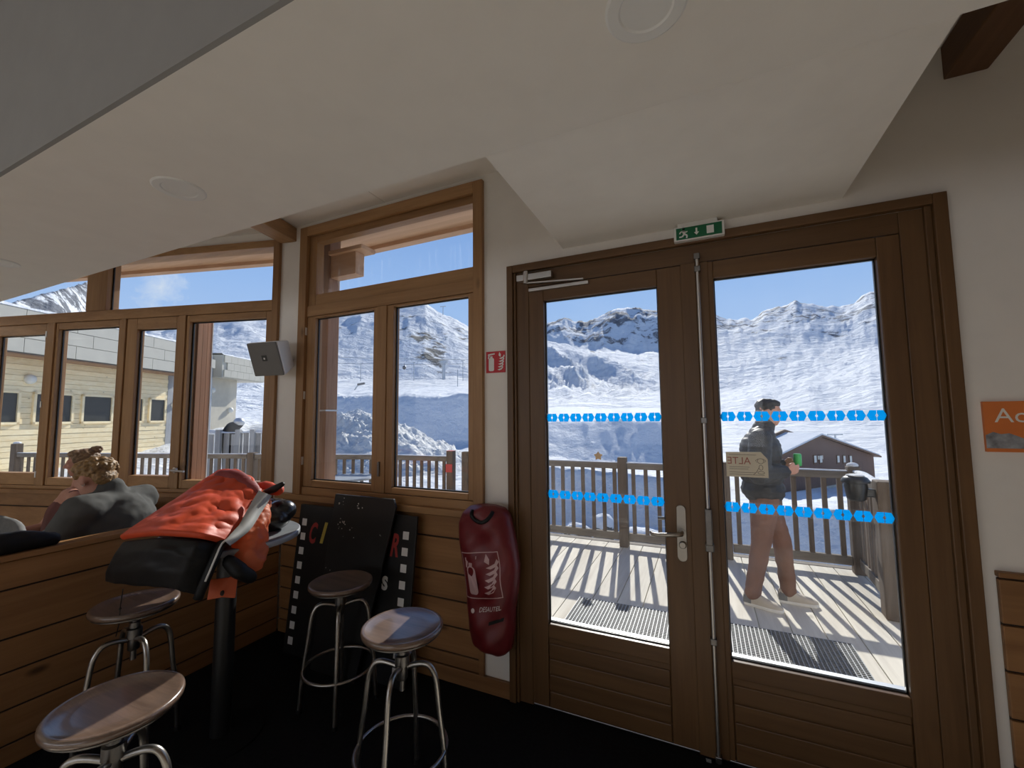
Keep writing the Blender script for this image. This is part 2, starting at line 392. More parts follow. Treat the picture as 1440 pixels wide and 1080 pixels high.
w = MB().box(-9.15, -9, -6, .9, 0, 3.16); w.build('wall_west', M['wall'], kind='structure')
# ceilings: high ceiling of plaster panels, dropped soffit, low bulkhead over the doors
c = MB()
for i in range(10):
    for j in range(14):
        xa, xb = -9.0+i*1.16, -9.0+i*1.16+1.156; ya = -6+j*.605; y2, y3 = min(ya+.601, yB(xa)), min(ya+.601, yB(xb))
        if y2 > ya and y3 > ya: c.hexa([(xa, ya, 3.16), (xb, ya, 3.16), (xb, y3, 3.16), (xa, y2, 3.16), (xa, ya, 3.20), (xb, ya, 3.20), (xb, y3, 3.20), (xa, y2, 3.20)])
c.box(-3.13, 2.75, -6.1, 2.45, 3.20, 3.3); c.hexa([(-9.2, -6.1, 3.2), (-3.13, -6.1, 3.2), (-3.13, yB(-3.13), 3.2), (-9.2, yB(-9.2), 3.2), (-9.2, -6.1, 3.3), (-3.13, -6.1, 3.3), (-3.13, yB(-3.13), 3.3), (-9.2, yB(-9.2), 3.3)]); c.build('ceiling', M['ceil'], kind='structure')
c = MB().box(-7.35, 2.6, .537, 1.157, 2.45, 3.155); c.build('ceiling_soffit', M['ceil'], kind='structure')
c = MB().box(-9, 2.6, .525, .537, 2.45, 3.158); c.build('trim_8', plain('fascia_painted_shade', (.30, .295, .285), .8, var=.03, bstr=.05, bscale=120), kind='structure')  # soffit face towards the room, its shade painted in as darker grey
c = MB().box(-.705, .613, 1.158, D-.001, 2.575, 3.155); c.build('ceiling_bulkhead', plain('bulkhead_painted_light', (.93, .89, .83), .8, var=.02), kind='structure')  # lighter than the other ceilings: light from the doors put into the colour
b = MB().box(.985, 1.125, 1.158, D, 3.01, 3.158); b.build('beam', M['beamdark'], kind='structure', bevel=.006)
b = MB()
d = Vector((.20, -1, 0)).normalized(); a0 = Vector((-3.035, D-.01, 3.097)); b.bar(a0, a0+d*1.1, .15, .115)
b.build('beam', M['beam'], kind='structure', bevel=.006)
# panelling under the windows, beside the doors, on the bench wall
zl = [0.09, .168, .322, .478, .638, .848, .985]
p = MB()
for i in range(len(zl)-1): p.box(-3.0, -1.262, D-.018, D-.001, zl[i]+.006, zl[i+1]-.004)
p.box(-1.262, -1.228, D-.024, D-.001, .09, 1.0); p.box(-3.0, -1.055, D-.022, D-.001, 0, .088)
p.box(-3.0, -1.262, D-.008, D-.001, .09, .985, M['seam'])
p.mats = [M['panelX'], M['seam']]; p.mi = [0]*(len(p.f)-6)+[1]*6
p.build('trim_1', M['panelX'], kind='structure', bevel=.003)
p = MB().box(-3.06, -1.20, D-.045, D+.02, .988, 1.03); p.build('trim_2', M['pineX'], kind='structure', bevel=.004)
p = MB()
for i in range(len(zl)-1): bbox(p, .02, 5.6, -.018, -.001, zl[i]+.006, zl[i+1]-.004)
bbox(p, .02, 5.6, -.022, -.001, 0, .088); bbox(p, .0, 5.6, -.045, .02, .965, 1.0)
bbox(p, .02, 5.6, -.008, -.001, .09, .965)
p.mats = [M['panelX'], M['seam']]; p.mi = [0]*(len(p.f)-6)+[1]*6
p.build('trim_3', M['panelX'], kind='structure', bevel=.003)
p = MB()
for z0, z1 in ((0, .13), (.13, .29), (.29, .46), (.46, .63), (.63, .80), (.80, .97)): p.box(1.0, 2.6, D-.02, D-.001, z0+.005, z1-.004)
p.box(.997, 2.6, D-.03, D-.001, .975, .995)
p.box(1.0, 2.6, D-.008, D-.001, 0, .97)
p.mats = [M['panelX'], M['seam']]; p.mi = [0]*(len(p.f)-6)+[1]*6
p.build('trim_4', M['panelX'], kind='structure', bevel=.003)
p = MB()
zb = [0, .10, .26, .43, .585, .81, .945]
for i in range(len(zb)-1):
    p.box(-3.02, -3.0, -.6, D-.03, zb[i]+.005, zb[i+1]-.004); p.box(-3.08, -3.06, -.6, D-.03, zb[i]+.005, zb[i+1]-.004)
p.box(-3.095, -2.985, -.6, D-.03, .945, .972); p.box(-3.06, -3.008, -.6, D-.03, 0, .945)
p.mats = [M['panelY'], M['seam']]; p.mi = [0]*(len(p.f)-6)+[1]*6
p.build('wall_bench', M['panelY'], kind='structure', bevel=.003)

# ================================================================== WINDOW with two casements (window_1)
def sash(mb, fn, x0, x1, z0, z1, g, y0, y1, mx, mz):
    gx0, gx1, gz0, gz1 = g
    fn(mb, x0, gx0, y0, y1, z0, z1, mz); fn(mb, gx1, x1, y0, y1, z0, z1, mz)
    fn(mb, gx0, gx1, y0, y1, z0, gz0, mx); fn(mb, gx0, gx1, y0, y1, gz1, z1, mx)
def wfn(mb, x0, x1, y0, y1, z0, z1, m): mb.box(x0, x1, y0, y1, z0, z1, m)
def bead(mb, g, y0, y1, m, t=.014):
    x0, x1, z0, z1 = g
    mb.box(x0, x0+t, y0, y1, z0, z1, m); mb.box(x1-t, x1, y0, y1, z0, z1, m); mb.box(x0, x1, y0, y1, z0, z0+t, m); mb.box(x0, x1, y0, y1, z1-t, z1, m)
px, pz = M['pineX'], M['pineZ']
win = MB()
win.box(-2.88, -2.80, D-.03, D+.09, 1.03, 3.12, pz); win.box(-1.295, -1.228, D-.03, D+.09, 1.03, 3.12, pz)
win.box(-2.80, -1.295, D-.03, D+.09, 3.045, 3.12, px); win.box(-2.80, -1.295, D-.012, D+.09, 2.395, 2.48, px); win.box(-2.80, -1.295, D-.012, D+.09, 1.03, 1.085, px)
# fixed light frame above
win.box(-2.80, -2.722, D, D+.07, 2.48, 3.045, pz); win.box(-1.295, -1.289, D, D+.07, 2.48, 3.045, pz)
win.box(-2.722, -1.289, D, D+.07, 2.99, 3.045, px); win.box(-2.722, -1.289, D, D+.07, 2.48, 2.566, px)
W1 = win.build('window_1', None, kind='structure', bevel=.004)
MB().box(-2.722, -1.289, D+.02, D+.026, 2.566, 2.99).build('pane', M['glassdirty'], W1)
for x0, x1, g in ((-2.80, -2.04, (-2.712, -2.124, 1.137, 2.378)), (-2.04, -1.295, (-1.945, -1.343, 1.128, 2.378))):
    s = MB(); sash(s, wfn, x0+.003, x1-.003, 1.088, 2.393, g, D-.006, D+.06, px, pz)
    so = s.build('sash', None, W1, bevel=.004)
    MB().box(g[0], g[1], D+.018, D+.024, g[2], g[3]).build('pane', M['glass'], so)
    b = MB(); bead(b, (g[0]-.004, g[1]+.004, g[2]-.004, g[3]+.004), D+.024, D+.034, M['blackmetal'], .012); b.build('gasket', None, so)
MB().box(-2.085, -2.0, D-.016, D, 1.088, 2.393).build('cover_strip', pz, W1, bevel=.003)
MB().box(-2.052, -2.036, D-.03, D-.012, 1.20, 1.30).build('handle_plate', M['darksteel'], W1, bevel=.003)
for z in (1.25, 1.75, 2.25): MB().box(-2.812, -2.798, D-.022, D-.006, z, z+.06).build('hinge', M['white'], W1)

# ================================================================== glazed LEFT WALL (window_2)
def bfn(mb, s1, s0, y0, y1, z0, z1, m): bbox(mb, s0, s1, y0, y1, z0, z1, m)
pB_x = wood('pine_wallB_x', (.27, .143, .060), (.42, .238, .108), 'x', .42, .6)
win = MB()
SL = 5.0
bbox(win, .0, .055, -.03, .09, 1.0, 3.08, pz); bbox(win, .055, SL, -.03, .09, 3.02, 3.08, px); bbox(win, .055, SL, -.015, .09, 2.49, 2.578, px)
bbox(win, .055, SL, -.015, .09, 1.0, 1.03, px)
for s0, s1 in ((1.73, 1.95), (3.75, 3.95)): bbox(win, s0, s1, -.02, .09, 2.578, 3.02, pz)
for s0, s1 in ((.885, .955), (1.50, 1.55), (2.28, 2.36), (3.02, 3.08), (3.70, 3.78), (4.4, 4.48)): bbox(win, s0, s1, -.02, .09, 1.03, 2.49, pz)
W2 = win.build('window_2', None, kind='structure', bevel=.004)
for s0, s1 in ((.055, 1.73), (1.95, 3.75), (3.95, SL)):
    g = MB(); bbox(g, s0, s1, .02, .026, 2.578, 3.02); g.build('pane', M['glass'], W2)
    g = MB(); bbox(g, s0, s1, .026, .034, 2.572, 2.58); bbox(g, s1-.012, s1, .026, .034, 2.578, 3.02); g.build('gasket', M['blackmetal'], W2)
sl = [(.055, .885, (.117, .70, 1.10, 2.432), 1), (.955, 1.50, (.985, 1.39, 1.132, 2.39), 0), (1.55, 2.28, (1.585, 2.15, 1.098, 2.43), 1), (2.36, 3.02, (2.394, 2.95, 1.137, 2.394), 0),
      (3.08, 3.70, (3.12, 3.66, 1.1, 2.43), 1), (3.78, 4.4, (3.82, 4.36, 1.137, 2.394), 0)]
for s0, s1, g, fixed in sl:
    m = MB(); g = (g[0], s1-.03 if fixed else g[1], g[2], g[3])
    bbox(m, s0+.003, g[0], -.008, .06, 1.033, 2.487, pz); bbox(m, g[1], s1-.003, -.008, .06, 1.033, 2.487, pz)
    bbox(m, g[0], g[1], -.008, .06, 1.033, g[2], px); bbox(m, g[0], g[1], -.008, .06, g[3], 2.487, px)
    so = m.build('sash', None, W2, bevel=.004)
    q = MB(); bbox(q, g[0], g[1], .018, .024, g[2], g[3]); q.build('pane', M['glass'], so)
    q = MB(); bbox(q, g[1]-.012, g[1]+.004, .024, .034, g[2], g[3]); bbox(q, g[0], g[1], .024, .034, g[3]-.01, g[3]+.004); q.build('gasket', M['blackmetal'], so)
h = MB(); a = pB(.905, -.03, 1.185)
h.lathe([(.001, -.012), (.024, -.012), (.024, .004), (.001, .004)], a, 20, mat=Matrix.Rotation(R(90), 4, 'X') @ Matrix.Identity(4))
h.tube([a, pB(.905, -.06, 1.185), pB(.89, -.068, 1.183), pB(.77, -.068, 1.180)], .008, 10); h.build('handle', M['alu'], W2, smooth=True, angle=R(40))
for s in (2.39,):
    for z in (1.10, 1.72, 2.36):
        q = MB(); bbox(q, s-.028, s-.014, -.022, -.006, z, z+.055); q.build('hinge', M['white'], W2)

# ================================================================== DOORS
dx, dz = M['doorX'], M['doorZ']
fr = MB()
fr.box(-1.058, -1.018, D-.035, D, 0, 2.515, dz); fr.box(.905, .952, D-.035, D, 0, 2.515, dz); fr.box(-1.018, .905, D-.035, D, 2.47, 2.515, dx)
fr.box(-1.018, -.925, D-.004, D+.13, 0, 2.47, dz); fr.box(.80, .905, D-.004, D+.13, 0, 2.47, dz); fr.box(-.925, .80, D-.004, D+.13, 2.375, 2.47, dx)
fr.box(-1.018, -1.003, D-.02, D, 0, 2.47, dz); fr.box(.88, .905, D-.02, D, 0, 2.47, dz)
fr.box(-.925, .80, D+.0, D+.13, 0, .012, M['darksteel'])
fr.build('trim_5', None, kind='structure', bevel=.004)
def leaf(name, x0, x1, g):
    m = MB(); y0, y1 = D-.012, D+.05
    m.box(x0, g[0], y0, y1, .018, 2.37, dz); m.box(g[1], x1, y0, y1, .018, 2.37, dz)
    m.box(g[0], g[1], y0, y1, g[3], 2.37, dx); m.box(g[0], g[1], y0+.010, y1, .018, g[2], dx)
    for za, zb_ in ((.018, .10), (.106, .188), (.194, .27), (.276, .352)): m.box(g[0]+.004, g[1]-.004, y0+.003, y0+.012, za, zb_, dx)
    m.box(g[0], g[1], y0, y0+.02, g[2]-.075, g[2], dx)
    o = m.build(name, None, kind='structure', bevel=.0045)
    MB().box(g[0], g[1], D+.012, D+.018, g[2], g[3]).build('pane', M['glassdoor'], o)
    b = MB(); bead(b, (g[0]-.004, g[1]+.004, g[2]-.004, g[3]+.004), D+.018, D+.03, M['blackmetal'], .010); b.build('gasket', None, o)
    b = MB().box(g[0]-.004, g[1]+.004, D+.02, D+.06, g[2]-.01, g[2]+.006); b.build('weather_bar', M['lightsteel'], o)
    return o
gL = (-.829, -.195, .455, 2.281); gR = (.073, .716, .458, 2.283)
D1 = leaf('door_1', -.922, -.064, gL); D2 = leaf('door_2', -.036, .797, gR)
MB().box(-.078, -.006, D-.026, D-.0125, .014, 2.372, dz).build('cover_strip', dz, D2, bevel=.004)
MB().box(-.03, .05, D-.018, D-.012, .018, 2.37, dz).build('rebate_strip', dz, D2, bevel=.003)
# stickers on the panes
def band(par, g, zc, hh=.027):
    y = D+.0105
    MB().box(g[0]+.002, g[1]-.002, y-.0008, y, zc-hh, zc+hh).build('clear_strip', M['film'], par)
    m = MB(); n = 9; p = (g[1]-g[0])/n
    for i in range(n):
        x = g[0]+p*(i+.5); a = .0345; b_ = .0235; t = .0225; yy = y-.0014
        for sg in (-1, 1):
            poly = [(x+sg*.001, zc+t), (x+sg*b_, zc+t), (x+sg*a, zc), (x+sg*b_, zc-t), (x+sg*.001, zc-t), (x+sg*.001, zc-.008), (x+sg*.006, zc), (x+sg*.001, zc+.008)]
            poly = [(min(max(q[0], g[0]+.001), g[1]-.001), q[1]) for q in poly]
            m.prism(poly, lambda u, v: (u, yy, v), lambda u, v: (u, yy-.0008, v))
    m.build('hexagon_sticker', M['hexblue'], par)
for par, g in ((D1, gL), (D2, gR)):
    band(par, g, 1.593); band(par, g, 1.161)
cd = MB(); yy = D+.0095
cd.prism([(.092, 1.305), (.266, 1.305), (.266, 1.392), (.240, 1.424), (.092, 1.422)], lambda u, v: (u, yy, v), lambda u, v: (u, yy-.002, v))
CARD = cd.build('window_card', M['paper'], D2)
vs, fs = text_polys('ALTE', .050)
xw = max(v[0] for v in vs)
MB().add([(.196-v[0]*.78*.098/max(xw*.78, .001), yy-.0025, 1.366+v[1]*.95) for v in vs], fs).build('card_lettering', M['redink'], CARD)
ln = MB()
for z, a, b_ in ((1.41, .105, .22), (1.352, .105, .19), (1.343, .105, .185), (1.327, .105, .215), (1.317, .105, .25)): ln.box(a, b_, yy-.0026, yy-.0022, z-.0008, z+.0008)
def loop(c, rx, rz, n=14): return [(c[0]+rx*math.cos(2*PI*i/n), yy-.0024, c[1]+rz*math.sin(2*PI*i/n)) for i in range(n)]
ln.tube(loop((.237, 1.382), .013, .012), .001, 5, closed=True); ln.tube(loop((.237, 1.352), .008, .012), .001, 5, closed=True); ln.tube(loop((.237, 1.328), .014, .006), .001, 5, closed=True)
ln.tube([(.226, yy-.0024, 1.392), (.216, yy-.0024, 1.384), (.222, yy-.0024, 1.376)], .001, 5); ln.tube([(.248, yy-.0024, 1.392), (.258, yy-.0024, 1.384), (.252, yy-.0024, 1.376)], .001, 5)
ln.tube([(.228, yy-.0024, 1.35), (.218, yy-.0024, 1.33), (.205, yy-.0024, 1.318)], .001, 5)
ln.build('card_drawing', M['ink'], CARD)
# handle set on the left leaf
HP = MB(); xc, za, zb2 = -.120, .884, 1.157; hw = .0225
HP.prism([(xc+hw*math.cos(t), (zb2-hw if t < PI else za+hw)+hw*math.sin(t)) for t in [PI*i/8 for i in range(9)]+[PI+PI*i/8 for i in range(9)]], lambda u, v: (u, D-.020, v), lambda u, v: (u, D-.012, v))
HP = HP.build('handle_plate', M['handle'], D1, bevel=.002)
lv = MB(); lv.tube([(xc, D-.018, 1.025), (xc, D-.058, 1.025), (xc-.012, D-.066, 1.024), (xc-.06, D-.068, 1.018), (xc-.11, D-.066, 1.013), (xc-.135, D-.062, 1.014), (xc-.142, D-.050, 1.019)], [.011, .011, .011, .0105, .0095, .0095, .009], 12)
lv.lathe([(.001, 0), (.019, 0), (.019, .008), (.001, .008)], (xc, D-.018, 1.025), 20, mat=Matrix.Rotation(R(90), 4, 'X')); lv.build('lever', M['handle'], HP, smooth=True, angle=R(40))
kb = MB().lathe([(.001, 0), (.017, 0), (.017, .018), (.014, .022), (.001, .022)], (xc+.003, D-.019, .968), 20, mat=Matrix.Rotation(R(90), 4, 'X')); kb.build('thumb_turn', M['handle'], HP, smooth=True, angle=R(40))
oh = MB().tube([(xc, D+.05, 1.06), (xc, D+.095, 1.06), (xc-.02, D+.10, 1.062), (xc-.12, D+.10, 1.058)], .009, 10); oh.tube([(xc, D+.05, 1.06), (xc, D+.052, 1.06)], .02, 14); oh.build('outer_lever', M['handle'], D1, smooth=True)
# closer
cl = MB().box(-.985, -.765, D-.05, D-.013, 2.405, 2.442); cl.tube([(-.925, D-.045, 2.385), (-.925, D-.045, 2.46)], .016, 16)
CL = cl.build('door_closer', M['alu'], D1, bevel=.003)
MB().box(-.915, -.555, D-.032, D-.013, 2.340, 2.358).build('closer_rail', M['alu'], CL, bevel=.002)
MB().bar((-.925, D-.045, 2.388), (-.58, D-.036, 2.368), .018, .008).build('closer_arm', M['alu'], CL, bevel=.002)
# bolt rod on the right leaf
RB = MB().tube([(.002, D-.040, .012), (.002, D-.040, 2.40)], .0085, 10)
RB = RB.build('bolt_rod', M['alu'], D2, smooth=True, angle=R(40))
bx = MB().box(-.012, .018, D-.062, D-.026, .985, 1.155); bx.box(-.016, .022, D-.058, D-.024, .955, .992); bx.build('bolt_lever_case', M['darksteel'], RB, bevel=.004)
for z in (2.395, 2.33, 1.575, .545, .03):
    g = MB().box(-.012, .016, D-.054, D-.024, z-.014, z+.014); g.build('rod_guide', M['darksteel'], RB, bevel=.003)

# ================================================================== THINGS ON THE WALL
ES = thing('exit_sign', 'green emergency exit box with running man above the double doors', 'exit sign', (.015, D, 2.52))
MB().box(-.10, .132, D-.065, D-.001, 2.478, 2.553).build('housing', M['white'], ES, bevel=.006)
MB().box(-.082, .102, D-.055, D-.001, 2.553, 2.574).build('mounting', M['white'], ES, bevel=.003)
MB().box(-.088, .12, D-.068, D-.064, 2.484, 2.543).build('panel', M['green'], ES)
pc = MB(); y0 = D-.0685
def quadl(mb, a, b, w, y):
    a = Vector((a[0], 0, a[1])); b = Vector((b[0], 0, b[1])); d = (b-a); n = Vector((-d.z, 0, d.x)).normalized()*w/2
    mb.add([(v.x, y, v.z) for v in (a-n, b-n, b+n, a+n)], [(0, 1, 2, 3)])
def runner(mb, x, z, k):
    for a, b, w_ in (((0, .012), (.006, -.004), .010), ((.006, -.004), (.016, -.010), .007), ((.016, -.010), (.014, -.022), .006), ((.004, -.004), (-.004, -.014), .007), ((-.004, -.014), (-.016, -.014), .006),
                     ((.0, .010), (-.010, .008), .005), ((-.010, .008), (-.014, 0), .005), ((.002, .011), (.012, .004), .005), ((.012, .004), (.018, .008), .004)): quadl(mb, (x+a[0]*k, z+a[1]*k), (x+b[0]*k, z+b[1]*k), w_*k, y0)
    mb.lathe([(.0055*k, 0)], (x+.002*k, y0, z+.019*k), 12, mat=Matrix.Rotation(R(90), 4, 'X'))
runner(pc, -.056, 2.513, 1.15)
quadl(pc, (.006, 2.532), (.006, 2.510), .008, y0); pc.add([(-.006, y0, 2.511), (.018, y0, 2.511), (.006, y0, 2.496)], [(0, 1, 2)])
pc.box(.052, .084, y0-.0002, y0+.0002, 2.494, 2.533); pc.build('pictogram', M['white'], ES)
XS = thing('fire_sign', 'small red extinguisher sign on white strip beside the doors', 'sign', (-1.147, D, 1.94))
MB().box(-1.214, -1.083, D-.005, D-.001, 1.871, 2.003).build('plate', M['signred'], XS)
pc = MB(); y0 = D-.0056
def rrect(x0, x1, z0, z1, r, n=4):
    P = []
    for cx, cz, a in ((x1-r, z1-r, 0), (x0+r, z1-r, 90), (x0+r, z0+r, 180), (x1-r, z0+r, 270)):
        P += [(cx+r*math.cos(R(a+90*i/n)), cz+r*math.sin(R(a+90*i/n))) for i in range(n+1)]
    return P
def flat(mb, poly, y): mb.add([(u, y, v) for u, v in poly], [tuple(range(len(poly)))])
def extinguisher(mb, fx, s=1):            # drawn in unit box 0..1, fx maps (u,v) to 3D
    def P(poly): mb.add([fx(u, v) for u, v in poly], [tuple(range(len(poly)))])
    P(rrect(.14, .42, .08, .70, .08)); P([(.22, .70), (.34, .70), (.34, .78), (.22, .78)]); P([(.10, .80), (.46, .86), (.46, .92), (.10, .88)]); P([(.10, .66), (.15, .66), (.20, .80), (.12, .84)])
def flames(mb, fx):
    def P(poly): mb.add([fx(u, v) for u, v in poly], [tuple(range(len(poly)))])
    for k in range(5):
        z = .14+k*.13; x = .60+.02*k
        P([(x, z), (x+.10, z-.04), (x+.22, z), (x+.30, z+.10), (x+.26, z+.17), (x+.20, z+.07), (x+.10, z+.03)])
    P([(.66, .80), (.76, .72), (.78, .84), (.70, .96)])
fx = lambda u, v: (-1.214+.131*u, y0, 1.871+.132*v)
extinguisher(pc, fx); flames(pc, fx); pc.build('pictogram', M['white'], XS)
AS = thing('access_sign', 'orange information sign with white lettering on wall right of the doors', 'sign', (1.2, D, 1.55))
MB().box(1.005, 1.54, D-.014, D-.001, 1.448, 1.644).build('board', M['signorange'], AS)
pw = plain('sign_snow_photo', (.30, .31, .33), .5, var=.5, scale=22)
m = MB(); N = 24
top_ = [(1.005+.535*i/N, 1.513+.010*math.sin(i*.9)+.006*math.sin(i*2.3)) for i in range(N+1)]
flat(m, [(1.005, 1.462), (1.54, 1.462)]+top_[::-1], D-.0146); m.build('photo_strip', pw, AS)
vs, fs = text_polys('Accès', .078); m = MB(); m.add([(1.034+v[0]*1.05, D-.0148, 1.563+v[1]) for v in vs], fs); m.build('lettering', M['signwhite'], AS)
SP = thing('wall_speaker', 'white wall loudspeaker with grey front tilted down beside the corner', 'speaker', (-2.96, D-.15, 2.06))
RT = Matrix.Translation((-2.955, D-.20, 2.055)) @ Matrix.Rotation(R(8), 4, 'Z') @ Matrix.Rotation(R(20), 4, 'X')
m = MB(); m.hexa([RT @ Vector(p) for p in ((-.14, -.03, -.13), (.14, -.03, -.13), (.09, .13, -.10), (-.09, .13, -.10), (-.14, -.03, .13), (.14, -.03, .13), (.09, .13, .11), (-.09, .13, .11))]); m.build('cabinet', M['white'], SP, bevel=.012)
m = MB().box(-.136, .136, -.042, -.03, -.126, .126, mat=RT); m.build('grille', M['greyplastic'], SP, bevel=.008)
m = MB().box(-.022, .022, -.0445, -.041, -.012, .032, mat=RT); bdg = m.build('badge', M['blackmetal'], SP)
m = MB().box(-.007, .007, -.0455, -.044, .0, .014, mat=RT); m.build('badge_mark', M['white'], bdg)
m = MB().tube([RT @ Vector((0, .12, 0)), (-2.955, D-.03, 2.08), (-2.955, D-.002, 2.08)], .02, 10); m.build('bracket', M['white'], SP)
# red extinguisher cover hanging on the wall
EX = thing('extinguisher_cover', 'red vinyl fire extinguisher cover hanging between window and doors', 'extinguisher', (-1.14, D-.1, .30))
prof = [(.305, -1.205, -1.035, .05), (.335, -1.238, -1.005, .085), (.42, -1.258, -.990, .10), (.55, -1.268, -.985, .105), (.68, -1.285, -.962, .105), (.78, -1.308, -.956, .10), (.90, -1.328, -.975, .10), (.99, -1.330, -.995, .095), (1.05, -1.305, -1.010, .085), (1.085, -1.26, -1.04, .06), (1.098, -1.20, -1.09, .03)]
def pint(z):
    for i in range(len(prof)-1):
        if prof[i][0] <= z <= prof[i+1][0]:
            t = (z-prof[i][0])/(prof[i+1][0]-prof[i][0]); return [prof[i][k]+(prof[i+1][k]-prof[i][k])*t for k in (1, 2, 3)]
    return prof[0][1:] if z < prof[0][0] else prof[-1][1:]
def ex_y(X, z, off=0):
    x0, x1, dp = pint(z); cx = (x0+x1)/2; hx = (x1-x0)/2; u = max(-1, min(1, (X-cx)/hx))
    fold = .010*math.sin(z*19+u*3.1)*(1-u*u) + .007*math.sin(z*41-u*5)*(1-u*u)
    return D-.115 - dp*(1-abs(u)**2.4)**.5*1.0 - fold - off
P = []; NZ, NX = 60, 36
for i in range(NZ+1):
    z = .305+(1.098-.305)*i/NZ; x0, x1, dp = pint(z); row = []
    for j in range(NX+1):
        a = PI*j/NX; X = (x0+x1)/2-(x1-x0)/2*math.cos(a); row.append((X, ex_y(X, z), z))
    for j in range(NX-1, 0, -1):
        a = PI*j/NX; X = (x0+x1)/2-(x1-x0)/2*math.cos(a); row.append((X, min(D-.004, D-.115+dp*(math.sin(a))**.8), z))
    row.append(row[0]); P.append(row)
m = MB().grid(P); m.add(P[0][:-1], [tuple(range(len(P[0])-1))]); m.add(P[-1][:-1], [tuple(range(len(P[0])-1))]); m.build('cover', M['red'], EX, smooth=True)
m = MB(); ang = [PI*i/12 for i in range(13)]
m.tube([(-1.147+.062*math.cos(t), ex_y(-1.147+.062*math.cos(t), 1.075-.055*math.sin(t))-.006, 1.075-.055*math.sin(t)) for t in ang], .011, 8); m.build('carry_strap', M['blacknylon'], EX, smooth=True)
m = MB()
def exm(u, v): X = -1.278+.235*u+.03*(1-v); z = .60+.24*v+.035*u; return (X, ex_y(X, z, .0022), z)
extinguisher(m, exm); flames(m, exm)
for a, b in (((0, 0), (1, 0)), ((1, 0), (1, 1)), ((1, 1), (0, 1)), ((0, 1), (0, 0))):
    for k in range(10):
        t0, t1 = k/10, (k+1)/10; q = []
        for t, o in ((t0, 0), (t1, 0), (t1, .018), (t0, .018)):
            u = a[0]+(b[0]-a[0])*t; v = a[1]+(b[1]-a[1])*t
            q.append((u+(o if b[1] > a[1] else -o if b[1] < a[1] else 0), v+(-o if b[0] > a[0] else o if b[0] < a[0] else 0)) if False else (u*(1-2*o)+o, v*(1-2*o)+o) if o else (u, v))
        m.add([exm(*c_) for c_ in q], [(0, 1, 2, 3)])
m.build('pictogram', plain('faded_print', (.55, .36, .36), .6), EX)
vs, fs = text_polys('DESAUTEL', .034, .15); m = MB()
def exl(v): X = -1.155+v[0]*.82; z = .540+v[1]+v[0]*.20; return (X, ex_y(X, z, .0022), z)
m.add([exl(v) for v in vs], fs)
m.add([exl((-.045+.014*math.cos(2*PI*i/14), .012+.014*math.sin(2*PI*i/14))) for i in range(14)], [tuple(range(14))]); m.build('lettering', plain('white_print', (.72, .62, .62), .6), EX)
m = MB(); m.add([(X, ex_y(X, z, .003), z) for X, z in ((-1.095, .482), (-1.02, .507), (-1.015, .527), (-1.092, .502))], [(0, 1, 2, 3)]); m.build('velcro_patch', M['blacknylon'], EX)
# recessed downlights in the soffit
DL0 = None
for i, (X, Y, lab) in enumerate(((-.075, .855, 'round recessed downlight nearest the top edge, above the doors'), (-1.728, .845, 'round recessed downlight in the middle of the white soffit'), (-3.40, .845, 'round recessed downlight at the left end of the white soffit'))):
    t = thing('downlight', lab, 'ceiling light', (X, Y, 2.45), group='downlights in the soffit')
    MB().lathe([(.052, -.001), (.056, -.004), (.078, -.004), (.083, -.001), (.083, .004), (.052, .004)], (X, Y, 2.449), 40, M['white']).build('rim', None, t, smooth=True, angle=R(30))
    MB().lathe([(.0005, -.0006), (.046, -.0006), (.046, .0004), (.0005, .0004)], (X, Y, 2.4495), 32).build('lamp', M['white'], t)
    MB().lathe([(.047, -.0012), (.0515, -.0012), (.0515, 0), (.047, 0)], (X, Y, 2.4497), 32).build('gap_ring', M['darksteel'], t)

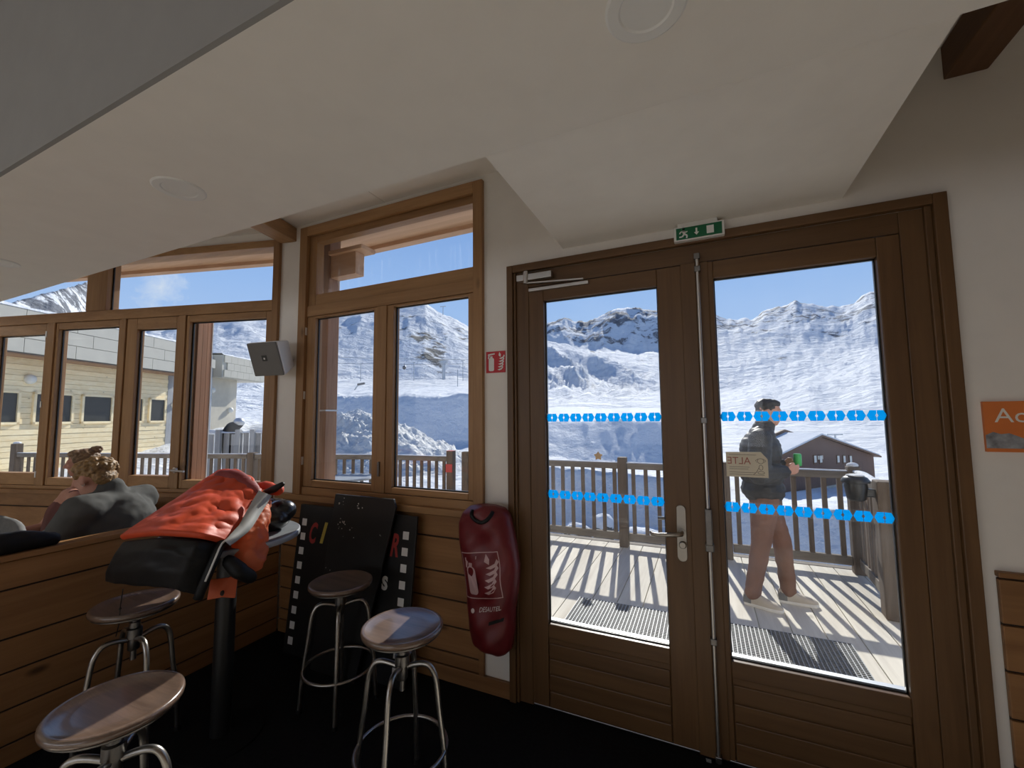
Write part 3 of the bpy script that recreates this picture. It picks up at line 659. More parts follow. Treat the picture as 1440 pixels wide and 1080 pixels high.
# ================================================================== STOOLS
def make_stool(label):
    t = thing('bar_stool', label, 'stool', (0, 0, 0), 0, 'round wooden bar stools')
    s = MB().lathe([(.0005, .020), (.10, .0205), (.138, .023), (.154, .028), (.164, .030), (.1705, .026), (.172, .018), (.170, .008), (.158, .002), (.0005, .002)], (0, 0, -.03), 56)
    s.build('seat', M['seatwood'], t, smooth=True, angle=R(60))
    r = MB().lathe([(.0005, -.006), (.158, -.006), (.163, -.002), (.163, .002), (.0005, .002)], (0, 0, -.03), 48); r.build('seat_pan', M['darksteel'], t, smooth=True, angle=R(40))
    return t
HUBZ = .545
def finish_stool(t, zs, rot):
    # screw column, hub, four bent legs, foot ring; built for the seat height this stool is wound to
    z = lambda h: h-zs
    MB().tube([(0, 0, z(HUBZ-.10)), (0, 0, -.034)], .0125, 14).build('screw', M['darksteel'], t, smooth=True, angle=R(40))
    MB().lathe([(.001, -.055), (.02, -.055), (.024, -.05), (.024, .0), (.031, .004), (.031, .045), (.022, .05), (.022, .075), (.001, .075)], (0, 0, z(HUBZ)), 20).build('hub', M['darksteel'], t, smooth=True, angle=R(40))
    MB().lathe([(.001, 0), (.05, 0), (.045, .012), (.018, .03), (.018, .04), (.001, .04)], (0, 0, -.075), 20).build('flange', M['darksteel'], t, smooth=True, angle=R(40))
    for k in range(4):
        a = rot+k*PI/2; cs, sn = math.cos(a), math.sin(a); pr = [(.026, HUBZ-.002), (.06, HUBZ+.008), (.095, HUBZ+.012), (.122, HUBZ+.002), (.142, HUBZ-.03), (.152, HUBZ-.075), (.164, HUBZ-.18), (.184, .22), (.200, .006)]
        pts = [Vector((r*cs, r*sn, z(h))) for r, h in pr]
        fine = []
        for i in range(len(pts)-1):
            for q in range(4):
                tt = q/4; p0 = pts[max(i-1, 0)]; p1 = pts[i]; p2 = pts[i+1]; p3 = pts[min(i+2, len(pts)-1)]
                fine.append(.5*((2*p1)+(p2-p0)*tt+(2*p0-5*p1+4*p2-p3)*tt*tt+(3*p1-p0-3*p2+p3)*tt**3))
        fine.append(pts[-1])
        lg = MB().tube(fine, .0115, 12).build('leg', M['steel'], t, smooth=True, angle=R(40))
        MB().lathe([(.001, 0), (.014, 0), (.0135, .02), (.001, .02)], (.200*cs, .200*sn, z(0)), 12).build('foot_cap', M['blackmetal'], lg)
    MB().tube([(  .188*math.cos(2*PI*i/48), .188*math.sin(2*PI*i/48), z(.215)) for i in range(48)], .0085, 8, closed=True).build('foot_ring', M['steel'], t, smooth=True)
for X, Y, Z, rot, lab in ((-1.215, 1.512, .714, R(20), 'round wooden bar stool, seat half in sunlight, in front of the black boards'),
                          (-1.925, 1.845, .675, R(45), 'round dark bar stool standing close against the black boards, fully shaded'),
                          (-1.725, .752, .714, R(35), 'largest round bar stool in the bottom corner beside the bench wall'),
                          (-2.565, 1.17, .715, R(-2), 'round bar stool partly under the orange ski jacket')):
    st = make_stool(lab); finish_stool(st, Z, rot); st.location = (X, Y, Z)
    st.rotation_euler.z = random.uniform(-.08, .08)
# ================================================================== BAR TABLE
TX, TY, TZ = -2.29, 1.43, 1.0
T = thing('bar_table', 'round grey topped bar table under the orange ski jacket', 'table', (TX, TY, 0))
MB().lathe([(.0005, -.032), (.322, -.032), (.332, -.026), (.334, -.004), (.330, 0), (.0005, 0)], (TX, TY, TZ), 72).build('tabletop', M['tabletop'], T, smooth=True, angle=R(35))
MB().lathe([(.332, -.029), (.3355, -.027), (.3355, -.004), (.333, -.002)], (TX, TY, TZ), 72).build('edge_band', plain('grey_edge', (.36, .37, .38), .3), T, smooth=True)
MB().lathe([(.046, .02), (.046, .93), (.13, .95), (.13, .968), (.001, .968)], (TX, TY, 0), 32).build('column', M['blackmetal'], T, smooth=True, angle=R(40))
MB().lathe([(.001, 0), (.19, 0), (.19, .010), (.06, .02), (.001, .02)], (TX, TY, 0), 40).build('base', plain('matt_black', (.008, .008, .008), .8, spec=.1), T, smooth=True, angle=R(40))

# ================================================================== ORANGE SKI JACKET over the table
JK = thing('ski_jacket', 'orange ski jacket with black hem draped over the round bar table', 'jacket', (TX, TY, TZ))
Lb = [(0, 299, 677, 2.40), (.15, 262, 701, 2.30), (.32, 221, 728, 2.18), (.48, 187, 750, 2.07), (.6, 172, 761, 2.0), (.72, 158, 781, 1.96), (.88, 146, 805, 1.94), (1, 146, 819, 1.95)]
Rb = [(0, 370, 692, 2.24), (.15, 356, 715, 2.15), (.32, 341, 740, 2.04), (.48, 322, 757, 1.95), (.6, 312, 766, 1.90), (.72, 302, 790, 1.86), (.88, 290, 818, 1.84), (1, 281, 841, 1.83)]
Tb = [(0, 299, 677, 2.40), (.22, 312, 668, 2.44), (.5, 336, 671, 2.42), (.75, 354, 681, 2.34), (1, 370, 692, 2.24)]
Bb = [(0, 146, 819, 1.95), (.12, 160, 826, 1.90), (.35, 195, 831, 1.84), (.7, 246, 838, 1.80), (1, 281, 841, 1.83)]
Hb = [(0, 172, 761, 2.0), (.4, 225, 760, 1.86), (.75, 280, 763, 1.83), (1, 312, 766, 1.90)]
def lerpc(cv, t):
    for i in range(len(cv)-1):
        if t <= cv[i+1][0]+1e-9:
            k = (t-cv[i][0])/(cv[i+1][0]-cv[i][0]); k = max(0, min(1, k)); return at_depth(*[cv[i][q]+(cv[i+1][q]-cv[i][q])*k for q in (1, 2, 3)])
    return at_depth(*cv[-1][1:])
def coons(A, B, v0, v1, u, v):                     # A top curve, B bottom curve; sides Lb/Rb between v0 and v1
    l = lerpc(Lb, v0+(v1-v0)*v); r = lerpc(Rb, v0+(v1-v0)*v); t = lerpc(A, u); b = lerpc(B, u)
    c00, c10, c01, c11 = lerpc(A, 0), lerpc(A, 1), lerpc(B, 0), lerpc(B, 1)
    return (1-u)*l+u*r+(1-v)*t+v*b-((1-u)*(1-v)*c00+u*(1-v)*c10+(1-u)*v*c01+u*v*c11)
def sheet(A, B, v0, v1, nu, nv, amp, name, mat, thick, seed, fold):
    P = []
    for j in range(nv+1):
        row = []
        for i in range(nu+1):
            u, v = i/nu, j/nv; p = coons(A, B, v0, v1, u, v); toc = (Vector((0, 0, EYE))-p).normalized(); up = (toc+Vector((0, 0, .8))).normalized()
            e = min(1, 4*u*(1-u)*2)
            n = mnoise.fractal(Vector((u*fold[0]+seed, v*fold[1], seed)), 1, 2, 4)
            rg = 1-abs(mnoise.fractal(Vector((u*fold[0]*.55-v*1.0, v*fold[1]*1.0+u*3.2, seed+3)), .8, 2, 2))*2.2
            sm_ = (1-v**5) if v0 == 0 else min(1, v*4); row.append(p+up*(amp*math.sin(PI*u)**.6*(.55+.45*math.sin(PI*v))+(n*.014+max(0, rg)*.015*(.25+.75*u))*e*sm_))
        P.append(row)
    m = MB().grid(P); o = m.build(name, mat, JK, smooth=True)
    s = o.modifiers.new('thickness', 'SOLIDIFY'); s.thickness = thick; s.offset = -1
    if (o.data.polygons[0].normal.dot(Vector((0, 0, EYE))-Vector(P[0][0]))) < 0: o.data.flip_normals()
    b = o.modifiers.new('sub', 'SUBSURF'); b.levels = 1; b.render_levels = 1
    return P
PO = sheet(Tb, Hb, 0, .6, 44, 34, .05, 'body_panel', M['orange'], .03, 1.3, (6, 8))
PH = sheet(Hb, Bb, .6, 1, 34, 16, .05, 'hem_panel', M['blacknylon'], .035, 4.1, (4, 5))
def strip(pts, w, name, mat, par, th=.008):            # flat tape following 3D points
    m = MB()
    for a, b in zip(pts[:-1], pts[1:]):
        toc = (Vector((0, 0, EYE))-a).normalized(); m.bar(a, b, w, th, None, toc)
    return m.build(name, mat, par)
zp = [lerpc(Rb, k/24)+(Vector((0, 0, EYE))-lerpc(Rb, k/24)).normalized()*.040 for k in range(25)]
P = []
for i in range(14):
    p = zp[i]+(Vector((0, 0, EYE))-zp[i]).normalized()*.035; t_ = (zp[i+1]-zp[max(i-1, 0)]).normalized(); toc = (Vector((0, 0, EYE))-p).normalized(); sdv = t_.cross(toc).normalized(); wd = .034*(1-.55*(i/13)**2)
    p = p-sdv*.012 if (p-sdv*.012-at_depth(720, 540, 0)).dot(_r) > (p+sdv*.012-at_depth(720, 540, 0)).dot(_r) else p+sdv*.012
    P.append([p+sdv*wd-toc*.012, p+sdv*wd*.95+toc*.006, p+toc*.012, p-sdv*wd*.95+toc*.006, p-sdv*wd-toc*.012])
m = MB().grid(P); m.build('storm_flap', M['zip'], JK, smooth=True)
m = MB(); m.tube([p-Vector((.012, 0, .004)) for p in zp[7:]], .020, 8); m.build('front_placket', M['blacknylon'], JK, smooth=True)
m = MB(); m.tube([p+Vector((.016, -.014, .006)) for p in zp[4:22]], .0045, 6); m.build('zipper', M['white'], JK, smooth=True)
co_ = [(300, 676, 2.36), (313, 669, 2.36), (336, 673, 2.33), (352, 684, 2.27), (362, 694, 2.2)]
bl = Blob(); pts = [at_depth(*q) for q in co_]; bl.chain(pts, [.018, .034, .042, .036, .022]); bl.build('collar', M['maroon'], JK, .008, 3, .006, 14)
m = MB(); m.tube([at_depth(302, 684, 2.30), at_depth(318, 685, 2.27), at_depth(337, 692, 2.22), at_depth(345, 704, 2.16), at_depth(358, 706, 2.13)], .005, 6); m.build('collar_piping', M['blacknylon'], JK, smooth=True)
bl = Blob(); bl.chain([at_depth(366, 704, 2.26), at_depth(360, 728, 2.14), at_depth(352, 760, 2.02), at_depth(346, 795, 1.95)], [.045, .068, .066, .052]).chain([at_depth(366, 712, 2.2), at_depth(366, 745, 2.1), at_depth(360, 790, 1.98)], [.03, .035, .042])
bl.build('sleeve', M['orange_sunlit'], JK, .008, 2, .022, 13)
bl = Blob(); bl.chain([at_depth(322, 790, 1.88), at_depth(336, 803, 1.88), at_depth(352, 812, 1.92)], [.03, .036, .028]); bl.build('cuff', M['blacknylon'], JK, .009, 3, .006, 14)
fp = [(296, 815, 1.90), (322, 812, 1.91), (335, 806, 1.93), (331, 841, 1.93), (312, 840, 1.90), (291, 844, 1.88)]
q = [at_depth(*v) for v in fp]; m = MB(); off = ray(315, 830).normalized()*.012; m.add(q+[p+off for p in q], [(0, 1, 2, 3, 4, 5), (11, 10, 9, 8, 7, 6)]+[(i, i+6, (i+1) % 6+6, (i+1) % 6) for i in range(6)]); PF = m.build('pocket_flap', M['orange_sunlit'], JK, bevel=.004)
m = MB().lathe([(.001, 0), (.012, 0), (.010, .005), (.001, .005)], at_depth(313, 834, 1.885), 14, mat=Matrix.Rotation(R(75), 4, 'X')); m.build('snap_button', M['blackmetal'], PF)
bl = Blob(); bl.chain([at_depth(345, 691, 2.40), at_depth(372, 684, 2.38), at_depth(392, 690, 2.30)], [.03, .035, .028]); bl.build('hood', M['orange'], JK, .009, 3, .008, 14)
bl = Blob(); bl.chain([at_depth(372, 693, 2.28), at_depth(385, 688, 2.26), at_depth(397, 681, 2.26)], [.016, .02, .014]); bl.build('hood_tab', M['blacknylon'], JK, .006, 3)
bl = Blob(); bl.ell((-2.36, 1.45, 1.06), (.27, .22, .10)); bl.ell((-2.42, 1.52, 1.12), (.17, .12, .10)).cap((-2.56, 1.3, .99), (-2.2, 1.28, .99), .05); bl.build('lining', plain('dark_lining', (.10, .02, .015), .7), JK, .014, 3)
m = MB(); sl_ = [at_depth(224, 739, 2.12), at_depth(234, 731, 2.11), at_depth(243, 722, 2.11), at_depth(246, 719, 2.11)]; m.tube([p+(Vector((0, 0, EYE))-p).normalized()*.09 for p in sl_], [.004, .012, .009, .003], 8); m.build('pocket_zip', M['blacknylon'], JK, smooth=True)
m = MB(); m.tube([at_depth(173, 828, 1.9), at_depth(171, 842, 1.9), at_depth(169, 855, 1.9), at_depth(168, 875, 1.92), at_depth(163, 895, 1.93)], .0022, 6); m.lathe([(.001, -.008), (.006, 0), (.001, .008)], at_depth(169, 856, 1.9), 8); m.build('drawcord', M['blacknylon'], JK)
# bag beside it
bl = Blob(); c0 = Vector((-2.17, 1.57, 1.065)); bl.ell(c0, (.115, .10, .075)).ell(c0+Vector((.03, .05, .03)), (.08, .07, .06)).ell(c0+Vector((-.05, .06, .02)), (.09, .08, .07))
hb = bl.build('ski_helmet', plain('black_gloss', (.012, .012, .013), .25, spec=.6), None, .009, 5, origin=(c0.x, c0.y, 1.0)); tag(hb, 'shiny black ski helmet lying on grey table behind the orange jacket', 'helmet')

# ================================================================== BLACK BOARDS leaning on the panelling
def leanmat(yb, yt, h): return yb, yt, h
def lean(X, z, yb, yt, h, off=0):
    k = z/h; n = math.hypot(h, yt-yb); return Vector((X, yb+(yt-yb)*k-off*h/n, z*math.sqrt(1-((yt-yb)/h)**2) - off*(yt-yb)/n*0))
FB = thing('cinema_board', 'large black board with white film strip squares leaning under the window', 'sign board', (-2.2, 2.15, 0))
yb, yt, h = 2.085, 2.195, .985
m = MB(); m.hexa([lean(-2.70, 0, yb, yt, h, .0), lean(-1.66, 0, yb, yt, h, .0), lean(-1.66, 0, yb, yt, h, -.018), lean(-2.70, 0, yb, yt, h, -.018), lean(-2.70, h, yb, yt, h, 0), lean(-1.66, h, yb, yt, h, 0), lean(-1.66, h, yb, yt, h, -.018), lean(-2.70, h, yb, yt, h, -.018)])
m.build('board', M['blackpaint'], FB, bevel=.003)
for sx in (-2.640, -1.735):
    m = MB()
    for k in range(9):
        z = .085+k*.0975
        m.add([lean(sx+a*.023, z+b*.024, yb, yt, h, .0015) for a, b in ((-1, -1), (1, -1), (1, 1), (-1, 1))], [(0, 1, 2, 3)])
    m.build('film_perforations', M['whitepaint'], FB)
def lettr(s, X, z, size, mat, sx=1, shear=.25):
    vs, fs = text_polys(s, size, shear, .006); m = MB(); m.add([lean(X+v[0]*sx, z+v[1], yb, yt, h, .0016) for v in vs], fs); m.build('letter', mat, FB)
lettr('C', -2.585, .735, .19, M['redpaint'], .52); lettr('I', -2.475, .745, .19, M['yellow'], .9); lettr('R', -1.852, .735, .19, M['redpaint'], .55); lettr('S', -1.892, .53, .105, M['whitepaint'], .9, 0)
BB = thing('plain_board', 'plain chipped black board leaning in front of the film strip board', 'board', (-2.1, 2.1, 0))
yb2, yt2, h2 = 2.02, 2.165, 1.09
m = MB(); pl = [(-2.36, 0), (-1.985, 0), (-1.80, h2-.05), (-1.825, h2), (-2.33, h2)]
m.prism(pl, lambda u, v: lean(u, v, yb2, yt2, h2, 0), lambda u, v: lean(u, v, yb2, yt2, h2, -.016)); m.build('board', M['blackpaint'], BB, bevel=.002)
m = MB(); rr = random.Random(3)
for cx, cz, n, sp in ((-2.25, 1.03, 5, .02), (-2.10, 1.02, 6, .022), (-2.22, .90, 12, .035), (-2.17, .85, 4, .03), (-1.90, .86, 2, .01), (-2.3, .62, 2, .02), (-2.12, .5, 3, .06)):
    for _ in range(n):
        x, z = rr.gauss(cx, sp), min(h2-.01, rr.gauss(cz, sp*.6)); s_ = rr.uniform(.0015, .0055)
        m.add([lean(x+s_*rr.uniform(.6, 1.8)*math.cos(a), z+s_*math.sin(a), yb2, yt2, h2, .0012) for a in [k*PI/3 for k in range(6)]], [tuple(range(6))])
m.build('paint_chips', M['chip'], BB)
# ================================================================== BEHIND THE BENCH WALL
bn = thing('bench', 'upholstered bench seat behind the low boarded wall', 'bench', (-3.32, .9, 0))
MB().box(-3.55, -3.085, -.5, 2.15, 0, .36).build('base', M['panelY'], bn); MB().box(-3.57, -3.085, -.5, 2.15, .36, .46).build('seat', M['greyfabric'], bn, bevel=.03)
def tub_chair(X, Y, rz, lab):
    t = thing('tub_chair', lab, 'chair', (X, Y, 0), rz, 'grey tub chairs')
    m = MB(); prof = []
    A = [R(-20+220*i/22) for i in range(23)]
    P = []
    for a in A:
        hh = .98-.18*(abs(a-R(90))/R(110))**2
        ring = [(.24, .44), (.27, hh-.05), (.285, hh-.012), (.305, hh), (.325, hh-.012), (.335, hh-.05), (.31, .40), (.24, .38)]
        P.append([Vector((r*math.cos(a), r*math.sin(a), z)) for r, z in ring]+[Vector((.24*math.cos(a), .24*math.sin(a), .44))])
    m.grid(P); m.add(P[0][:-1], [tuple(range(8))]); m.add(P[-1][:-1], [tuple(range(8))])
    w4 = Matrix.Translation((X, Y, 0)) @ Matrix.Rotation(rz, 4, 'Z'); m.v = [tuple(w4 @ Vector(v)) for v in m.v]
    m.build('backrest', M['greyfabric'], t, smooth=True)
    s = MB().lathe([(.001, .36), (.25, .36), (.265, .40), (.25, .47), (.001, .48)], (X, Y, 0), 32); s.build('seat', M['greyfabric'], t, smooth=True)
    for k in range(4):
        a = rz+R(45+90*k); MB().tube([(X+.2*math.cos(a), Y+.2*math.sin(a), .37), (X+.24*math.cos(a), Y+.24*math.sin(a), 0)], [.018, .012], 10).build('leg', M['pineZ'], t)
tub_chair(-4.22, .94, R(65), 'grey tub chair at the left edge, behind the low wall')
tub_chair(-4.22, 1.62, R(-70), 'grey tub chair right behind the man in the fleece')
wb = thing('window_bench', 'bench along the glazed wall under the left windows', 'bench', tuple(pB(2.6, -.25, 0)))
m = MB(); bbox(m, 1.57, 4.6, -.40, -.03, 0, .38); m.build('base', M['panelX'], wb); m = MB(); bbox(m, 1.55, 4.6, -.44, -.03, .38, .46); m.build('seat', M['greyfabric'], wb, bevel=.02)
bl = Blob(); bl.chain([(-3.04, .45, 1.0), (-3.04, .70, 1.02), (-3.04, .90, 1.02), (-3.04, 1.02, 1.0)], [.05, .055, .05, .035]).chain([(-3.09, .5, .96), (-3.12, .9, .94)], [.05, .04]).chain([(-3.14, .6, .90), (-3.14, .95, .88)], [.05, .04]); ct = bl.build('folded_coat', M['blacknylon'], None, .012, 3, .008, 12, origin=(-3.04, .75, .972)); tag(ct, 'black coat lying over the top of the low boarded wall', 'coat')
bl = Blob(); bl.ell((-3.22, 1.78, 1.08-.12), (.12, .16, .16)).ell((-3.22, 1.72, .75), (.13, .2, .28)); bg = bl.build('backpack', M['blacknylon'], None, .014, 4, .01, 9, origin=(-3.22, 1.75, .46)); tag(bg, 'black backpack on the bench between the seated man and the orange jacket', 'bag')

# ================================================================== PEOPLE
def head(bl, c, fwd, up, s=1.0):
    c = Vector(c); f = Vector(fwd).normalized(); u = Vector(up).normalized(); r = f.cross(u).normalized(); u = r.cross(f)
    rot = Matrix((r, f, u)).transposed()
    P = lambda x, y, z: c+(r*x+f*y+u*z)*s
    bl.ell(P(0, -.012, .025), (.074*s, .092*s, .082*s), rot); bl.ell(P(0, .022, -.030), (.060*s, .066*s, .080*s), rot); bl.ell(P(0, .055, -.085), (.030*s, .028*s, .026*s), rot)
    bl.cap(P(0, .088, .012), P(0, .106, -.022), .008*s, .012*s); bl.cap(P(-.010, .094, -.026), P(.010, .094, -.026), .008*s)
    bl.cap(P(-.032, .074, .020), P(.032, .074, .020), .016*s); bl.cap(P(-.018, .082, -.056), P(.018, .082, -.056), .008*s); bl.cap(P(-.014, .080, -.066), P(.014, .080, -.066), .009*s)
    for k in (-1, 1):
        bl.ell(P(k*.030, .070, -.012), (.022*s, .018*s, .020*s), rot); bl.ell(P(k*.076, -.004, -.010), (.010*s, .022*s, .034*s), rot)
    return P, rot
def hand(bl, w, d, palm, thumb, s=1.0, curl=.5):          # wrist, direction of fingers, palm normal, side of the thumb
    w = Vector(w); d = Vector(d).normalized(); pn = Vector(palm).normalized(); sd = Vector(thumb).normalized()
    bl.ell(w+d*.045*s, (.020*s, .020*s, .020*s)); 
    for k in (-1.5, -.5, .5, 1.5): bl.cap(w+sd*k*.012*s, w+d*.085*s+sd*k*.019*s, .014*s, .0115*s)
    for k, ln_ in ((-1.5, .058), (-.5, .072), (.5, .078), (1.5, .070)):
        a = w+d*.085*s+sd*k*.019*s; d2 = (d*math.cos(curl)+pn*math.sin(curl)).normalized(); b = a+d2*ln_*.5*s; d3 = (d*math.cos(curl*2.2)+pn*math.sin(curl*2.2)).normalized(); e = b+d3*ln_*.55*s
        bl.cap(a, b, .0092*s, .0085*s).cap(b, e, .0085*s, .0072*s)
    a = w+d*.03*s+sd*.024*s; b = a+(d*.5+sd*.75+pn*.35).normalized()*.042*s; bl.cap(a, b, .0125*s, .0105*s).cap(b, b+(d*.9+pn*.5).normalized()*.032*s, .010*s, .008*s)
def shoe(par, heel, d, name='shoe', L=.285):
    d = Vector((d[0], d[1], 0)).normalized(); sd = Vector((-d.y, d.x, 0)); heel = Vector(heel)
    prof = [(0, .030, .095), (.05, .037, .112), (.22, .040, .116), (.34, .042, .104), (.48, .045, .082), (.64, .049, .064), (.80, .049, .054), (.93, .039, .044), (1, .018, .028)]
    P = []
    for t, hw, ht in prof:
        o = heel+d*(t*L); P.append([o+sd*(hw*math.cos(a))+Vector((0, 0, .022+max(0, math.sin(a))**.7*(ht-.012))) for a in [PI*i/12 for i in range(13)]])
    m = MB().grid(P); m.add(P[0], [tuple(range(13))]); m.add(P[-1], [tuple(range(13))])
    o = m.build(name, M['shoe'], par, smooth=True); o.modifiers.new('s', 'SUBSURF').render_levels = 1
    m = MB(); out = [(t, hw*1.08) for t, hw, _ in prof]; poly = [(t, hw) for t, hw in out]+[(t, -hw) for t, hw in out[::-1]]
    m.prism(poly, lambda t, s_: heel+d*(t*L*1.01)+sd*s_, lambda t, s_: heel+d*(t*L*1.01)+sd*s_+Vector((0, 0, .026))); m.build('sole', M['sole'], o, bevel=.006)
    m = MB(); hp = []
    for t, hw, ht in prof[:3]:
        o_ = heel+d*(t*L-.003); hp.append([o_+sd*(hw*1.06*math.cos(a))+Vector((0, 0, .024+max(0, math.sin(a))**.7*(ht-.03))) for a in [PI*i/12 for i in range(13)]])
    m.grid(hp); m.build('heel_patch', M['greyfabric'], o, smooth=True)
    m = MB()
    for t in (.36, .44, .52, .60): m.bar(heel+d*t*L+sd*.022+Vector((0, 0, .137-t*.118)), heel+d*t*L-sd*.022+Vector((0, 0, .137-t*.118)), .006, .004)
    m.build('laces', M['white'], o)
    return o
# --- man on the deck
DZ = -.02
MO = thing('person', 'man in a charcoal puffer jacket and brown trousers standing on the deck', 'person', (.47, 4.3, DZ))
bl = Blob(); hc = Vector((.525, 4.30, 1.625))
P, rot = head(bl, hc, (1, -.12, -.18), (.15, 0, 1), 1.04)
bl.chain([(.475, 4.3, 1.42), (.50, 4.3, 1.53)], [.058, .055]).ell((.45, 4.3, 1.28), (.12, .18, .18)).ell((.45, 4.3, 1.05), (.12, .15, .2)).ell((.45, 4.3, .92), (.12, .165, .12))
sR, sL = Vector((.43, 4.12, 1.39)), Vector((.45, 4.48, 1.39)); eR, eL = Vector((.40, 4.02, 1.10)), Vector((.47, 4.58, 1.11)); wR, wL = Vector((.60, 4.14, 1.13)), Vector((.62, 4.42, 1.16))
bl.chain([(.45, 4.22, 1.40), sR, eR, wR], [.055, .056, .044, .028]).chain([(.45, 4.38, 1.40), sL, eL, wL], [.055, .056, .044, .028])
hR, hL = Vector((.455, 4.21, .88)), Vector((.45, 4.39, .88)); kR, kL = Vector((.40, 4.20, .49)), Vector((.585, 4.42, .50)); aR, aL = Vector((.325, 4.215, .10)), Vector((.61, 4.41, .10))
bl.chain([hR, kR, aR], [.088, .058, .040]).chain([hL, kL, aL], [.088, .058, .040])
hand(bl, wR, (.80, .42, .12), (.2, .6, .1), (0, -.2, 1), 1.0, .7); hand(bl, wL, (.75, -.5, .05), (.2, -.6, 0), (0, .2, 1), 1.0, .7)
bl.build('body', M['skin'], MO, .0075, 3)
hr = Blob(); hr.ell(P(0, -.020, .040), (.079, .094, .073), rot).ell(P(0, .024, .076), (.062, .056, .034), rot).ell(P(0, -.056, -.012), (.068, .046, .062), rot); 
for k in (-1, 1): hr.ell(P(k*.066, -.008, .034), (.016, .038, .04), rot)
hr.build('hair', M['hairdark'], MO, .007, 2, .006, 40)
jk = Blob(); jk.ell((.445, 4.3, 1.28), (.165, .225, .19)).ell((.445, 4.3, 1.10), (.175, .215, .17)).ell((.45, 4.3, .95), (.17, .21, .13)).cap((.46, 4.22, 1.40), (.46, 4.38, 1.40), .105)
jk.chain([(.455, 4.3, 1.42), (.488, 4.3, 1.505)], [.095, .082])
for s_, e_, w_ in ((sR, eR, wR), (sL, eL, wL)):
    jk.chain([s_, s_.lerp(e_, .5), e_, e_.lerp(w_, .55), e_.lerp(w_, .95)], [.090, .086, .078, .068, .052])
JO = jk.build('jacket', M['puffer'], MO, .011, 2, .006, 16)
for v in JO.data.vertices:                                   # quilting
    v.co.z += 0; q = math.sin(v.co.z*2*PI/.085); v.co += v.normal*(.006*abs(q)**.6-.004)
m = MB().tube([(.50+.01*math.sin(i), 4.165-.0, .90+.012*i) for i in range(8)], .005, 6); m.build('pocket_zip', M['blackmetal'], MO)
tr_ = Blob(); tr_.ell((.45, 4.3, .90), (.135, .180, .11)).chain([hR, hR.lerp(kR, .5), kR, kR.lerp(aR, .5), aR.lerp(kR, -.04)], [.103, .092, .075, .068, .062]).chain([hL, hL.lerp(kL, .5), kL, kL.lerp(aL, .5), aL.lerp(kL, -.04)], [.103, .092, .075, .068, .062])
tr_.build('trousers', M['trousers'], MO, .010, 2, .007, 12)
shoe(MO, (.262, 4.245, DZ), (1, -.34)); shoe(MO, (.535, 4.405, DZ), (1, -.02))
cn = MB().lathe([(.001, -.05), (.026, -.05), (.030, -.044), (.030, .044), (.024, .052), (.001, .052)], (.715, 4.285, 1.215), 20); cno = cn.build('drink_can', M['can'], None, smooth=True, angle=R(40), origin=(.715, 4.285, 1.165)); tag(cno, 'green drink can held by the man on the deck', 'can')
# --- man on the bench, back to the room
fw = Vector((-.90, -.42, 0)).normalized(); rt = Vector((fw.y, -fw.x, 0))
MI = thing('person', 'man with curly blond hair in a grey fleece seated behind the low wall', 'person', (-3.34, 1.40, .46))
hc = Vector((-3.44, 1.315, 1.245)); bl = Blob(); P, rot = head(bl, hc, (-.86, -.42, -.34), (-.28, -.10, 1), 1.02)
pel = Vector((-3.30, 1.42, .58)); chest = Vector((-3.37, 1.385, .95)); nk = Vector((-3.385, 1.375, 1.12))
bl.chain([nk, hc+Vector((.02, .01, -.06))], [.06, .055]).ell(chest, (.13, .17, .2)).ell(pel, (.15, .17, .13)).cap(pel, chest, .13)
sh = {}
for k in (-1, 1):
    s_ = chest+rt*k*.19+Vector((0, 0, .125)); e_ = s_+fw*.13+rt*k*.06+Vector((0, 0, -.25)); w_ = e_+fw*.24-rt*k*.06+Vector((0, 0, .02)); sh[k] = (s_, e_, w_)
    bl.chain([chest+Vector((0, 0, .14)), s_, e_, w_], [.06, .055, .044, .03]); hand(bl, w_, fw, (0, 0, -1), -rt*k, 1, .3)
    h_ = pel+rt*k*.10+Vector((0, 0, -.02)); kn = h_+fw*.40+Vector((0, 0, .02)); an = Vector((kn.x, kn.y, .10))+fw*.02
    bl.chain([h_, kn, an], [.085, .06, .045]); sh[k] += (h_, kn, an)
bl.build('body', M['skinshade'], MI, .010, 3)
hr = Blob(); hr.ell(P(0, -.024, .040), (.086, .098, .080), rot).ell(P(0, .030, .080), (.074, .058, .044), rot).ell(P(0, -.066, -.010), (.074, .046, .060), rot)
rr = random.Random(5)
for _ in range(110):
    a, b = rr.uniform(0, 2*PI), rr.uniform(-.15, 1.0); v = Vector((math.cos(a)*math.sqrt(max(0, 1-b*b))*.086, -.024+math.sin(a)*math.sqrt(max(0, 1-b*b))*.098, .034+b*.084))
    if v.y > .05 and v.z < .06: continue
    hr.ell(P(*v), (rr.uniform(.009, .014),)*3)
hr.build('hair', M['hairblond'], MI, .006, 1, .004, 60)
m = MB(); m.tube([P(-.080+.003*math.cos(t), -.006+.007*math.sin(t), -.036+.007*math.cos(t)) for t in [2*PI*i/10 for i in range(10)]], .0015, 5, closed=True); m.build('earring', M['alu'], MI)
fl_ = Blob(); fl_.ell(chest, (.185, .235, .21)).ell(pel+Vector((0, 0, .05)), (.19, .22, .16)).cap(pel, chest, .185).chain([nk+Vector((.015, .01, -.03)), nk+Vector((-.0, 0, .045))], [.10, .082])
for k in (-1, 1):
    s_, e_, w_ = sh[k][:3]; fl_.chain([chest+Vector((0, 0, .12)), s_, s_.lerp(e_, .5), e_, w_], [.11, .098, .085, .072, .055])
fl_.ell(nk-fw*.07+Vector((0, 0, -.02)), (.08, .12, .05), Matrix.Rotation(math.atan2(rt.y, rt.x)-PI/2, 3, 'Z'))
fl_.build('fleece_jacket', M['hoodie'], MI, .012, 3, .014, 7)
